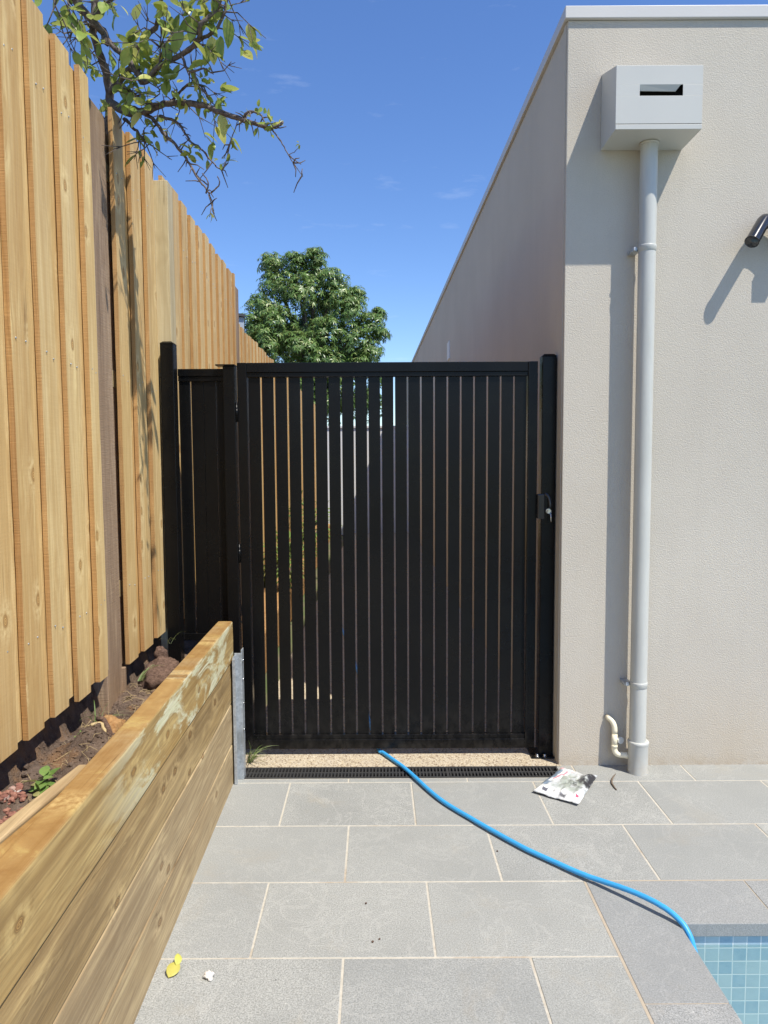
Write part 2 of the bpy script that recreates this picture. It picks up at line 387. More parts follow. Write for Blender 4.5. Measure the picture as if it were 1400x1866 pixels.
t = NT('pool_water_surface'); v = t.coord()
t.t.nodes.remove(t.b)
tr = t.n('ShaderNodeBsdfTransparent'); tr.inputs[0].default_value = (.86, .95, .97, 1)
gl = t.n('ShaderNodeBsdfGlossy'); gl.inputs['Roughness'].default_value = .02
bm_ = t.n('ShaderNodeBump'); bm_.inputs['Strength'].default_value = .35; bm_.inputs['Distance'].default_value = .02
t.l(t.noise(t.xf(v, (1, 2, 1)), 14, 3, .5), bm_.inputs['Height'])
fz = t.n('ShaderNodeFresnel'); fz.inputs[0].default_value = 1.33
t.l(bm_.outputs[0], gl.inputs['Normal']); t.l(bm_.outputs[0], fz.inputs['Normal'])
ms = t.n('ShaderNodeMixShader'); t.l(fz.outputs[0], ms.inputs[0]); t.l(tr.outputs[0], ms.inputs[1]); t.l(gl.outputs[0], ms.inputs[2])
t.l(ms.outputs[0], t.out.inputs[0]); M['water'] = t.m

# ------------------------------------------------------------------ mesh helpers
class MB:
    def __init__(s): s.bm = bmesh.new()
    def quad(s, pts, mi=0):
        f = s.bm.faces.new([s.bm.verts.new(p) for p in pts]); f.material_index = mi; return f
    def hexa(s, p, mi=0, edge_mi=None, edge_faces=()):
        """p: eight corners, bottom four counter-clockwise then top four"""
        v = [s.bm.verts.new(q) for q in p]
        fs = [(0, 3, 2, 1), (4, 5, 6, 7), (0, 1, 5, 4), (1, 2, 6, 5), (2, 3, 7, 6), (3, 0, 4, 7)]
        for k, f in enumerate(fs):
            fc = s.bm.faces.new([v[i] for i in f]); fc.material_index = edge_mi if (edge_mi is not None and k in edge_faces) else mi
    def box(s, x0, x1, y0, y1, z0, z1, mi=0, T=None):
        p = [(x0, y0, z0), (x1, y0, z0), (x1, y1, z0), (x0, y1, z0), (x0, y0, z1), (x1, y0, z1), (x1, y1, z1), (x0, y1, z1)]
        if T: p = [T(*q) for q in p]
        s.hexa(p, mi)
    def tube(s, pts, rad, seg=10, mi=0, caps=True, squash=1.0):
        pts = [Vector(p) for p in pts]; n = len(pts)
        if not isinstance(rad, (list, tuple)): rad = [rad]*n
        rings = []; up = None
        for i, p in enumerate(pts):
            d = (pts[min(i+1, n-1)] - pts[max(i-1, 0)]).normalized()
            if up is None:
                a = Vector((0, 0, 1)) if abs(d.z) < .9 else Vector((1, 0, 0))
                up = (a - d*a.dot(d)).normalized()
            else:
                up = (up - d*up.dot(d)).normalized()
            b = d.cross(up)
            rings.append([s.bm.verts.new(p + (up*math.cos(2*math.pi*k/seg) + b*math.sin(2*math.pi*k/seg)*squash)*rad[i]) for k in range(seg)])
        for i in range(n-1):
            for k in range(seg):
                f = s.bm.faces.new([rings[i][k], rings[i][(k+1) % seg], rings[i+1][(k+1) % seg], rings[i+1][k]]); f.material_index = mi; f.smooth = True
        if caps:
            for r, rev in ((rings[0], True), (rings[-1], False)):
                f = s.bm.faces.new(r[::-1] if rev else r); f.material_index = mi
    def lathe(s, c, prof, seg=28, mi=0):
        """vertical axis profile [(r, z)]"""
        rings = [[s.bm.verts.new((c[0]+r*math.cos(2*math.pi*k/seg), c[1]+r*math.sin(2*math.pi*k/seg), c[2]+z)) for k in range(seg)] for r, z in prof]
        for i in range(len(rings)-1):
            for k in range(seg):
                f = s.bm.faces.new([rings[i][k], rings[i][(k+1) % seg], rings[i+1][(k+1) % seg], rings[i+1][k]]); f.smooth = True; f.material_index = mi
        s.bm.faces.new(rings[0][::-1]); s.bm.faces.new(rings[-1])
    def prism(s, poly, z0, z1, mi=0):
        b = [s.bm.verts.new((x, y, z0)) for x, y in poly]; tt = [s.bm.verts.new((x, y, z1)) for x, y in poly]
        n = len(poly)
        s.bm.faces.new(b[::-1]).material_index = mi; s.bm.faces.new(tt).material_index = mi
        for i in range(n): s.bm.faces.new([b[i], b[(i+1) % n], tt[(i+1) % n], tt[i]]).material_index = mi
    def blob(s, c, r, amp=.25, seed=0, sub=2, sq=(1, 1, 1), freq=2.0, mi=0):
        g = bmesh.ops.create_icosphere(s.bm, subdivisions=sub, radius=1.0)
        for v in g['verts']:
            d = v.co.normalized(); k = 1 + amp*mnoise.noise(d*freq + Vector((seed*3.1, seed*1.7, seed))) + amp*.5*mnoise.noise(d*freq*2.7 + Vector((seed, 5, 2)))
            v.co = Vector((c[0]+d.x*r*k*sq[0], c[1]+d.y*r*k*sq[1], c[2]+d.z*r*k*sq[2]))
    def build(s, name, mats, parent=None, bevel=0.0, smooth=False, origin=None, seg=2):
        me = bpy.data.meshes.new(name)
        o = Vector(origin) if origin is not None else (parent['_w'] if False else (wloc(parent) if parent else Vector((0, 0, 0))))
        bmesh.ops.translate(s.bm, verts=s.bm.verts, vec=-o)
        bmesh.ops.recalc_face_normals(s.bm, faces=s.bm.faces)
        if smooth:
            for f in s.bm.faces: f.smooth = True
        s.bm.to_mesh(me); s.bm.free()
        if not isinstance(mats, (list, tuple)): mats = [mats]
        for m in mats: me.materials.append(m)
        ob = bpy.data.objects.new(name, me); C.objects.link(ob)
        if parent:
            ob.parent = parent; ob.location = o - wloc(parent)
        else: ob.location = o
        if bevel:
            b = ob.modifiers.new('bevel', 'BEVEL'); b.width = bevel; b.segments = seg; b.limit_method = 'ANGLE'; b.angle_limit = math.radians(40)
        return ob
def wloc(o):
    l = Vector((0, 0, 0))
    while o: l += Vector(o.location); o = o.parent
    return l
def thing(name, loc, label, cat, group=None):
    o = bpy.data.objects.new(name, None); C.objects.link(o); o.location = loc; o.empty_display_size = .1
    tag(o, label, cat, group); return o
def tag(o, label=None, cat=None, group=None, kind=None):
    if label: o['label'] = label
    if cat: o['category'] = cat
    if group: o['group'] = group
    if kind: o['kind'] = kind
    return o

# ================================================================== SETTING
# ---- ground: one sheet to the horizon with a cut-out for the pool
PX0, PX1, PY0, PY1 = 1.0, 6.0, -2.6, 2.305      # pool opening
mb = MB()
E_ = 400
for (x0, x1, y0, y1) in ((-E_, PX0-.12, -E_, E_), (PX1+.12, E_, -E_, E_), (PX0-.12, PX1+.12, PY1+.12, E_), (PX0-.12, PX1+.12, -E_, PY0-.12)):
    mb.quad([(x0, y0, -.06), (x1, y0, -.06), (x1, y1, -.06), (x0, y1, -.06)])
tag(mb.build('ground', M['ground']), kind='structure')

# ---- paving
def skx(x, y): return x - .012*(y - 2.75)
J = .0036
pav = MB()
def paver(x0, x1, y0, y1, mbx, z=0.0, T=None):
    dz = rnd.uniform(-.0008, .0008)
    T = T or (lambda x, y, z: (min(skx(x, y), .7420) if y < 2.556 else skx(x, y), y, z))
    mbx.box(x0+J, x1-J, y0+J, y1-J, z-.035, z+dz, T=T)
rows = [(2.970, 3.385, [-.461, .134, .733, 1.252, 1.856, 2.458, 3.06, 3.66, 4.26]),
        (2.557, 2.970, [-.158, .436, 1.031, 1.606, 2.208, 2.81, 3.41, 4.01]),
        (2.150, 2.557, [-.443, .150, .746]),
        (1.741, 2.150, [-.145, .452, .746]),
        (1.332, 1.741, [-.443, .150, .746]),
        (.923, 1.332, [-.145, .452, .746]),
        (.514, .923, [-.443, .150, .746]),
        (.105, .514, [-.145, .452, .746]),
        (-.304, .105, [-.443, .150, .746])]
for (y0, y1, xs) in rows:
    xl = -.80
    for x in xs:
        paver(xl, x, y0, y1, pav); xl = x
# narrow cut strips between the first course, the drain and the wall
for a, b in zip([-.80, -.175, .414, .885], [-.175, .414, .885, 99][:3]): paver(a, b, 3.385, 3.43, pav)
xs = [.885, .975, 1.54, 2.14, 2.74, 3.34, 3.94]
for a, b in zip(xs[:-1], xs[1:]): paver(a, b, 3.385, 3.60, pav)
# deck behind the camera
yy = -.304; k = 0
while yy > -6:
    xl = -.8; x = -.443 + .3*(k % 2)
    while xl < .7:
        paver(xl, min(x, .746), yy-.41, yy, pav); xl = x; x += .6
    yy -= .41; k += 1
tag(pav.build('paving', M['paver'], bevel=.0016, seg=1), kind='structure')
gr = MB()
gr.quad([(-.85, 2.557, -.0016), (5.0, 2.557, -.0016), (5.0, 3.431, -.0016), (-.85, 3.431, -.0016)])
gr.quad([(.8845, 3.431, -.0016), (5.0, 3.431, -.0016), (5.0, 3.62, -.0016), (.8845, 3.62, -.0016)])
gr.quad([(-.85, -6.2, -.0016), (.7436, -6.2, -.0016), (.7436, 2.557, -.0016), (-.85, 2.557, -.0016)])
tag(gr.build('grout_bed', M['grout']), kind='structure')

# ---- swimming pool
pool = thing('swimming_pool', (PX0, PY1, 0), 'swimming pool corner with pale blue mosaic tiles and grey granite edge', 'swimming pool')
cp = MB()
TP = lambda x, y, z: (x, y, z)
for y0, y1 in ((1.952, 2.305), (1.352, 1.952), (.752, 1.352), (.152, .752), (-.448, .152), (-1.05, -.448), (-1.65, -1.05), (-2.6, -1.65)):
    cp.box(.752, PX0, y0+.002, y1-.002, -.046, .0005, T=TP) if y1 < 2.3 else cp.prism([(.752, y0+.002), (PX0, y0+.002), (PX0, PY1), (1.343, PY1), (1.343, 2.5535), (.752, 2.5535)], -.046, .0005)
xs = [1.343, 1.945, 1.945, 2.545, 3.145, 3.745, 4.345, 5.0, 6.2]
for a, b in zip(xs[:-1], xs[1:]): cp.box(a+.004, b, PY1, 2.5535, -.046, .0005, T=TP)
for y in range(0, 8): cp.box(PX1, PX1+.3, PY0+y*.6+.002, PY0+(y+1)*.6-.002, -.046, .0005)
cp.box(.752, 6.3, PY0-.3, PY0-.002, -.046, .0005)
cp.build('coping', M['coping'], pool, bevel=.004, seg=2)
gq = MB()
gq.box(.7423, .7518, -2.6, 2.5535, -.03, -.0007); gq.box(.744, 6, 2.5537, 2.5606, -.03, -.0009)
for yj in (1.952, 1.352, .752): gq.box(.7526, PX0-.004, yj-.0019, yj+.0019, -.03, -.0015)
for xj in (1.343, 1.945, 2.545): gq.box(xj+.0001, xj+.0039, PY1+.004, 2.5535, -.03, -.0015)
gq.build('coping_joint', M['sealant'], pool)
bs = MB()
xw, yw = PX0-.012, PY1+.014; zb = -1.25
bs.quad([(xw, yw, zb), (PX1, yw, zb), (PX1, yw, -.046), (xw, yw, -.046)], 0)
bs.quad([(xw, PY0, zb), (xw, yw, zb), (xw, yw, -.046), (xw, PY0, -.046)], 1)
bs.quad([(PX1, PY0, zb), (PX1, yw, zb), (PX1, yw, -.046), (PX1, PY0, -.046)], 1)
bs.quad([(xw, PY0, zb), (PX1, PY0, zb), (PX1, PY0, -.046), (xw, PY0, -.046)], 0)
bs.quad([(xw, PY0, zb), (PX1, PY0, zb), (PX1, yw, zb), (xw, yw, zb)], 2)
bs.build('tiled_basin', [M['mos_xz'], M['mos_yz'], M['mos_xy']], pool)
wt = MB(); wt.quad([(xw, PY0, -.085), (PX1, PY0, -.085), (PX1, yw, -.085), (xw, yw, -.085)])
tag(wt.build('water', M['water']), kind='structure')

# ---- aggregate concrete strip under the gate and path behind
ag = MB()
ag.box(-.765, .91, 3.555, 9.5, -.05, .0035)
ag.box(-.765, .80, 9.504, 15.5, -.05, .0035)
tag(ag.build('concrete_path', M['aggregate']), kind='structure')

# ---- strip drain
dr = thing('strip_drain', (.07, 3.49, 0), 'black slotted strip drain grate running along the foot of the gate', 'drain')
d = MB()
X0, X1, D0, D1 = -.748, .884, 3.432, 3.553
d.box(X0, X1, D0, D0+.010, -.03, .003); d.box(X0, X1, D1-.010, D1, -.03, .003); d.box(X0, X0+.008, D0, D1, -.03, .0028); d.box(X1-.008, X1, D0, D1, -.03, .0028)
d.build('frame', M['dark_grate'], dr)
d = MB()
n = int((X1-X0-.016)/.0172)
for i in range(n):
    x = X0 + .008 + i*.0172
    d.box(x, x+.0072, D0+.0105, D1-.0105, -.012, .0018)
for yb in (D0+.053, ): d.box(X0+.009, X1-.009, yb, yb+.012, -.012, .0024)
for xb in (.31, ): d.box(xb, xb+.012, D0+.0105, D1-.0105, -.012, .0026)
d.build('slotted_grate', M['dark_grate'], dr)
d = MB(); d.box(X0+.009, X1-.009, D0+.0106, D1-.0106, -.06, -.045); d.build('channel', M['void'], dr)

# ---- raised bed soil
def soil_h(x, y):
    u = x + SK*y
    h = .57 + .02*math.sin(y*3.1) + .05*mnoise.noise(Vector((x*3, y*3, 0))) + .025*mnoise.noise(Vector((x*11, y*11, 4))) + .012*mnoise.noise(Vector((x*33, y*33, 9)))
    h += .10*math.exp(-((u+.93)/.07)**2 - ((y-2.32)/.12)**2)
    if u < -1.03: h -= .05*min(1, (-1.03-u)/.3)
    if u < -1.09: h += .17*min(1, (-1.09-u)/.06)  # unseen bank behind the fence, added to block light under the palings
    return h
sb = bmesh.new()
nx, ny = 110, 260
us = [-.80 - .62*(i/nx) for i in range(nx+1)]
vs = [.3 + 4.2*(j/ny) for j in range(ny+1)]
grid = [[sb.verts.new((u-SK*v, v, soil_h(u-SK*v, v))) for v in vs] for u in us]
for i in range(nx):
    for j in range(ny):
        f = sb.faces.new([grid[i][j], grid[i][j+1], grid[i+1][j+1], grid[i+1][j]]); f.smooth = True
m_ = MB(); m_.bm = sb
m_.quad([(-60, -5, .66), (-1.38, -5, .66), (-1.38, 5.0, .66), (-60, 5.0, .66)]); m_.quad([(-60, 5.0, .45), (-1.30, 5.0, .45), (-1.30, 60, .45), (-60, 60, .45)])  # unseen soil level behind the fence, raised with the light-blocking bank
m_.quad([fr(-1.40, .0, .45), fr(-.80, 0, .45), fr(-.80, .31, .45), fr(-1.40, .31, .45)])
tag(m_.build('soil', M['soil']), kind='structure')

# ================================================================== HOUSE
house = thing('house', (4, 8, 0), 'single-storey house wing with beige textured render and flat grey capping', 'house')
hb = MB()
ZP = 3.690
foot = [(.898, 3.566), (9.0, 3.566), (9.0, 19.0), (.898-SK*15.4, 19.0)]
hb.prism(foot, -.05, ZP)
hb.build('wall', M['render'], house, bevel=.004)
hb = MB()
o = .017
def capoly(o, inner):
    return [(.898-o, 3.566-o), (9+o, 3.566-o), (9+o, 19+o), (.898-SK*15.4-o, 19+o)]
hb.prism(capoly(o, 0), ZP+.001, ZP+.058)
hb.build('parapet_capping', M['cap_metal'], house, bevel=.003)
hb = MB()
hb.prism([(.8935, 3.585), (.8975, 3.585), (.8970, 3.625), (.8930, 3.625)], .0, ZP-.002)
hb.build('corner_bead', M['render'], house)
hb = MB()
for v0, v1, z0, z1 in ((8.5, 8.72, 2.79, 3.0),):
    hb.box(.965, .984, v0, v1, z0, z1, T=lambda u, v, z: fr(u, v, z))
hb.build('wall_vent', M['vent'], house, bevel=.004)

# ---- rainwater head
rh = thing('rainwater_head', (1.262, 3.566, 3.085), 'pale grey steel box with letterbox-shaped slot high on the rendered wall', 'rain head')
YB, YF = 3.5645, 3.345
xa, xb, za, zf, zk = 1.064, 1.458, 3.083, 3.362, 3.436
sx0, sx1, sx2, sz0, sz1, sz2 = 1.172, 1.346, 1.368, 3.229, 3.252, 3.278
q = MB()
th = .002
def plate(pts_out, d):   # thin sheet of real thickness
    a = [Vector(p) for p in pts_out]; dv = Vector(d)
    q.hexa([a[0], a[1], a[2], a[3], a[0]+dv, a[1]+dv, a[2]+dv, a[3]+dv])
plate([(xa, YF, za), (xb, YF, za), (xb, YB, za), (xa, YB, za)], (0, 0, th))
plate([(xa, YF, zf), (xa, YB, zk), (xb, YB, zk), (xb, YF, zf)], (0, 0, -th))
for X, dx in ((xa, th), (xb, -th)):
    plate([(X, YF, za+th), (X, YB, za+th), (X, YB, zk-th), (X, YF, zf-th)], (dx, 0, 0))
q.build('body', M['white_metal'], rh)
q = MB()
zz = za + .024
def fp(x0, x1, z0, z1): q.box(x0, x1, YF-.0022, YF-.0002, z0, z1)
fp(xa, xb, zz, sz0); fp(xa, sx0, sz0, sz2); fp(sx2, xb, sz0, sz2); fp(xa, xb, sz2, zf)
q.build('front_plate', M['white_metal'], rh, bevel=.0006)
q = MB(); q.box(xa, xb, YF-.0030, YF-.0002, za-.001, zz-.003); q.build('bottom_flange', M['white_metal'], rh, bevel=.001)
q = MB()   # the bent tab of the overflow slot, hinged at its top edge
v = [Vector(p) for p in ((sx0, YF-.002, sz2), (sx2-.010, YF-.002, sz2), (sx2-.030, YF+.008, sz1+.001), (sx0, YF+.006, sz1+.003))]
q.hexa([v[0], v[1], v[2], v[3]] + [p+Vector((0, .002, -.001)) for p in v])
q.build('overflow_tab', M['white_metal'], rh)
q = MB(); q.box(xa+.004, xb-.0016, YF+.034, YF+.040, za+.01, zf-.01); q.build('slot_shade_sheet', M['void'], rh)  # added black sheet; paints the shade seen inside the overflow slot

# ---- downpipe
dp = thing('downpipe', (1.276, 3.486, 0), 'round pale grey painted downpipe on the rendered wall', 'downpipe')
PXc, PYc = 1.277, 3.484
def pcx(z): return 1.271 + .004*(1 - z/3.1)
q = MB()
q.tube([(pcx(z), PYc, z) for z in (.12, .5, 1.2, 2.0, 2.6, 3.0835)], .0405, 32, caps=False)
q.build('pipe', M['pipe'], dp)
for zc in (2.592, .456):
    q = MB(); q.lathe((pcx(zc), PYc, zc), [(.0408, -.016), (.0420, -.015), (.0420, -.003), (.0432, 0), (.0432, .010), (.0422, .013), (.0408, .0135)], 32)
    q.build('bracket_band', M['pipe'], dp)
    q = MB(); q.box(pcx(zc)-.068, pcx(zc)-.030, PYc+.012, PYc+.0800, zc-.012, zc+.004)
    q.tube([(pcx(zc)-.056, PYc-.0016, zc-.0016), (pcx(zc)-.056, PYc+.018, zc-.0016)], .010, 10)
    q.build('bracket_lug', M['galv'], dp, bevel=.002)
q = MB(); q.lathe((1.279, PYc, 0), [(.0495, -.01), (.0500, .0), (.0485, .012), (.0485, .135), (.0505, .143), (.0505, .150), (.0520, .153), (.0520, .163), (.0490, .166), (.0420, .1665)], 36)
q.build('base_socket', M['pipe'], dp)
q = MB(); q.tube([(pcx(3.08), PYc, 3.0715), (pcx(3.08), PYc, 3.0825)], .0445, 32); q.build('outlet_ring', M['white_metal'], dp)

# ---- cream pvc overflow pipe
pv = thing('pvc_waste_pipe', (1.17, 3.53, .1), 'small cream plastic waste pipe bending from the wall into the downpipe base', 'waste pipe')
def arc(p0, p1, p2, n=6):
    p0, p1, p2 = map(Vector, (p0, p1, p2)); return [p0*(1-t)**2 + p1*2*t*(1-t) + p2*t*t for t in [i/n for i in range(n+1)]]
q = MB()
pts = [Vector((1.145, 3.563, .262))] + arc((1.150, 3.545, .256), (1.171, 3.525, .247), (1.172, 3.523, .205)) + [Vector((1.172, 3.523, .185))]
q.tube(pts, [.0135]*4 + [.0142]*(len(pts)-4), 16)
q.build('upper_elbow', M['cream_pvc'], pv)
q = MB(); q.tube([(1.172, 3.523, .185), (1.172, 3.523, .118)], .0150, 16)
q.tube([(1.172, 3.523, .160), (1.198, 3.519, .155)], [.0125, .0115], 12)
q.build('tee', M['cream_pvc'], pv)
q = MB(); q.tube([(1.199, 3.523, .152), (1.203, 3.513, .152)], .0175, 18); q.build('end_cap', M['clear_cap'], pv)
q = MB()
pts = [Vector((1.172, 3.523, .128)), Vector((1.172, 3.523, .117))] + arc((1.172, 3.523, .115), (1.170, 3.520, .080), (1.200, 3.512, .079)) + [Vector((1.220, 3.505, .080)), Vector((1.240, 3.498, .076))]
q.tube(pts, [.0168, .0168, .0150] + [.0150]*(len(pts)-3), 16)
q.build('lower_elbow', M['cream_pvc'], pv)

# ---- wall spotlight
wl = thing('wall_spotlight', (1.965, 3.5655, 2.70), 'black twin-barrel spotlight fixed on the rendered wall', 'wall light')
q = MB(); q.tube([(1.965, 3.5655, 2.680), (1.965, 3.555, 2.680)], .055, 28); q.build('wall_plate', M['gloss_black'], wl, bevel=.003)
q = MB(); q.box(1.930, 2.000, 3.462, 3.5545, 2.600, 2.705); q.build('bracket', M['gloss_black'], wl, bevel=.004)
for sgn in (-1, 1):
    cx = 1.965
    def S(x, y, z): return (cx + sgn*(cx - x), y, z) if sgn > 0 else (x, y, z)
    b = MB()
    p0 = Vector(S(1.756, 3.446, 2.612)); p1 = Vector(S(1.836, 3.503, 2.720)); p2 = Vector(S(1.845, 3.500, 2.730)); p3 = Vector(S(1.935, 3.515, 2.680))
    pp = [p0, p0.lerp(p1, .5), p1] + arc(p1, (p1+(p1-p0)*.30), p3)[1:]
    b.tube(pp, [.0315]*len(pp), 28, caps=False)
    ax = (p1-p0).normalized()
    b.tube([p0+ax*.0005, p0-ax*.004], [.0318, .0335], 28, caps=False); b.tube([p0-ax*.004, p0-ax*.0042, p0+ax*.008], [.0335, .0290, .0285], 28, caps=False)
    hd = b.build('barrel', M['gloss_black'], wl)
    b = MB(); b.tube([p0-ax*.0015, p0+ax*.004], .0288, 24); b.build('lens', M['clear_cap'], hd)

# ================================================================== GATE
def slat_run(mbx, x0, n, pitch, gap, z0, z1, y0, y1):
    for i in range(n):
        a = x0 + i*pitch + gap/2; mbx.box(a, a+pitch-gap, y0, y1, z0, z1)
GY = 3.700
gate = thing('side_gate', (-.755, 3.72, .04), 'tall satin black aluminium side gate with vertical slats', 'gate')
q = MB()
gx0, gx1, gz0, gz1 = -.757, .800, .038, 2.090
TW = lambda x, y, z: (x - .016*(1.05-z)*0, y, z)
q.box(gx0, gx0+.050, GY, GY+.05, gz0, gz1); q.build('stile', M['black'], gate, bevel=.0025)
q = MB(); q.box(gx1-.050, gx1, GY, GY+.05, gz0, gz1); q.build('stile', M['black'], gate, bevel=.0025)
q = MB(); q.box(gx0+.0505, gx1-.0505, GY+.0005, GY+.0495, gz1-.050, gz1-.0005); q.build('top_rail', M['black'], gate, bevel=.0025)
q = MB(); q.box(gx0+.0505, gx1-.0505, GY+.0005, GY+.0495, gz0+.0005, gz0+.052); q.build('bottom_rail', M['black'], gate, bevel=.0025)
q = MB()   # bead that holds the slats
q.box(gx0+.0505, gx1-.0505, GY+.007, GY+.043, gz1-.073, gz1-.0505); q.build('bead', M['black'], gate, bevel=.0015)
q = MB(); q.box(gx0+.0505, gx1-.0505, GY+.007, GY+.043, gz0+.0525, gz0+.075)
q.build('bead', M['black'], gate, bevel=.0015)
q = MB()
sp = (gx1-gx0-.101)/21
slat_run(q, gx0+.0505, 21, sp, .0088, gz0+.0755, gz1-.0735, GY+.020, GY+.029)
q.build('slat_panel', M['black'], gate, bevel=.001, seg=1)
for z0 in (1.835, 1.10, .30):
    q = MB(); q.box(-.764, -.7575, GY-.010, GY+.03, z0-.046, z0+.046); q.tube([(-.7605, GY-.008, z0-.05), (-.7605, GY-.008, z0+.05)], .006, 10)
    q.tube([(-.7605, GY-.008, z0-.02), (-.7605, GY-.008, z0+.02)], .0085, 10)
    q.build('hinge', M['black'], gate)
lt = MB(); lt.box(.812-.014, .838, GY-.030, GY-.001, 1.275, 1.405); latch = lt.build('latch_body', M['gloss_black'], gate, bevel=.006)
q = MB(); q.tube(arc((.836, GY-.020, 1.404), (.866, GY-.034, 1.400), (.862, GY-.036, 1.330), 8), [.010, .011, .011, .0105, .010, .010, .010, .010, .010], 12); q.build('latch_lever', M['gloss_black'], latch)
q = MB(); q.tube([(.850, GY-.025, 1.318), (.850, GY-.052, 1.318)], .0125, 14); q.build('lock_cylinder', M['chrome'], latch)
q = MB(); q.box(.846, .8478, GY-.066, GY-.050, 1.312, 1.330); q.tube([(.860, GY-.062, 1.304), (.8615, GY-.062, 1.262)], [.0035, .0022], 8); q.tube([Vector((.853, GY-.058, 1.315))+Vector((math.cos(a)*.011, 0, math.sin(a)*.011)) for a in [i*math.pi/8 for i in range(17)]], .0012, 6)
q.build('key', M['chrome'], latch)

def post(name, x0, x1, y0, y1, z1, z0, label, cap=True, over=.0):
    p = thing(name, ((x0+x1)/2, (y0+y1)/2, z0), label, 'gate post')
    q = MB(); q.box(x0, x1, y0, y1, z0, z1); q.build('shaft', M['black'], p, bevel=.003)
    q = MB()
    if over: q.hexa([(x0-over, y0-.0016, z1+.002), (x1+.001, y0-.0016, z1), (x1+.001, y1+.012, z1), (x0-over, y1+.012, z1+.002), (x0-over, y0-.0016, z1+.006), (x1+.001, y0-.0016, z1+.006), (x1+.001, y1+.012, z1+.006), (x0-over, y1+.012, z1+.006)])
    else:
        q.hexa([(x0-.002, y0-.002, z1), (x1+.002, y0-.002, z1), (x1+.002, y1+.002, z1), (x0-.002, y1+.002, z1), (x0+.010, y0+.010, z1+.012), (x1-.010, y0+.010, z1+.012), (x1-.010, y1-.010, z1+.012), (x0+.010, y1-.010, z1+.012)])
    q.build('cap', M['black'], p, bevel=.0015)
    return p
gp = post('gate_post', .817, .889, 3.672, 3.744, 2.112, .0, 'black latch post of the gate against the rendered side wall')
q = MB(); q.box(.775, .896, 3.640, 3.775, .0036, .012); bp = q.build('base_plate', M['black'], gp, bevel=.002)
for bx in (.806, .846): 
    q = MB(); q.tube([(bx, 3.655, .0122), (bx, 3.655, .024)], .009, 6); q.tube([(bx, 3.655, .0122), (bx, 3.655, .014)], .013, 14); q.build('bolt', M['chrome'], bp)
# fixed side panel
sp_ = thing('infill_screen', (-.95, 3.72, 0), 'narrow black slatted infill panel between the timber fence and the gate', 'fence panel')
q = MB(); q.box(-1.112, -1.046, 3.572, 3.638, .40, 2.170); pst = q.build('post', M['black'], sp_, bevel=.003)
q = MB(); q.hexa([(-1.114, 3.570, 2.170), (-1.044, 3.570, 2.170), (-1.044, 3.640, 2.170), (-1.114, 3.640, 2.170), (-1.100, 3.584, 2.181), (-1.058, 3.584, 2.181), (-1.058, 3.626, 2.181), (-1.100, 3.626, 2.181)]); q.build('cap', M['black'], pst)
q = MB(); q.box(-.826, -.765, 3.680, 3.742, .0, 2.072); ps2 = q.build('post', M['black'], sp_, bevel=.003)
q = MB(); q.box(-.862, -.764, 3.672, 3.752, 2.073, 2.079); q.build('cap', M['black'], ps2)
q = MB(); q.box(-1.0635, -.8265, GY, GY+.045, 2.022, 2.060); q.build('top_rail', M['black'], sp_, bevel=.002)
q = MB(); q.box(-1.0635, -.8265, GY+.006, GY+.040, 1.997, 2.0215); q.build('bead', M['black'], sp_, bevel=.0015)
q = MB(); q.box(-1.0635, -.8265, GY, GY+.045, .635, .672); q.build('bottom_rail', M['black'], sp_, bevel=.002)
q = MB(); 
for a, b in ((-1.0630, -1.006), (-.999, -.9355), (-.9345, -.8715), (-.8685, -.8270)): q.box(a, b, GY+.014, GY+.032, .6725, 1.9965)
q.build('slat_panel', M['black'], sp_, bevel=.001, seg=1)

# ================================================================== RETAINING WALL
rw = thing('retaining_wall', fr(-.70, 2, 0), 'low retaining wall of stacked treated pine sleepers', 'retaining wall')
SR = .0243
def rr(u, v, z): return Vector((u - SR*v, v, z))
def sleeper(u_face, th, v0, v1, z0, z1, mat, tilt=0.0, parent=rw, bev=.007, wav=.0, name='sleeper'):
    b = MB(); n = 40
    prof = [(0, z0), (0, z0*.5+z1*.5), (0, z1)]
    rings = []
    for i in range(n+1):
        v = v0 + (v1-v0)*i/n
        w = wav*mnoise.noise(Vector((v*1.3, z0*5, 1)))
        wz = wav*.8*mnoise.noise(Vector((v*1.1, z0*9, 7)))
        top = z1 + (wz if z1 > .7 else 0)
        pts = [(u_face-th, z0), (u_face + w - tilt*.25, z0), (u_face + w, (z0+top)/2 + .01), (u_face + w - tilt*.5, top), (u_face-th, top)]
        rings.append([b.bm.verts.new(rr(p[0], v, p[1])) for p in pts])
    for i in range(n):
        for k in range(5):
            b.bm.faces.new([rings[i][k], rings[i][(k+1) % 5], rings[i+1][(k+1) % 5], rings[i+1][k]])
    b.bm.faces.new(rings[0]); b.bm.faces.new(rings[-1][::-1])
    return b.build(name, mat, parent, bevel=bev, seg=3)
sleeper(-.664, .076, .2, 3.45, .600, .795, M['sleeper_top'], tilt=.003, wav=.003)
sleeper(-.666, .074, .2, 3.42, .4005, .5975, M['sleeper_mid'], tilt=.008, wav=.004)
sleeper(-.6665, .074, .2, 3.42, .2005, .3980, M['sleeper_low'], tilt=.004, wav=.004)
sleeper(-.6655, .074, .2, 3.42, -.02, .1980, M['sleeper_low'], tilt=.004, wav=.003)
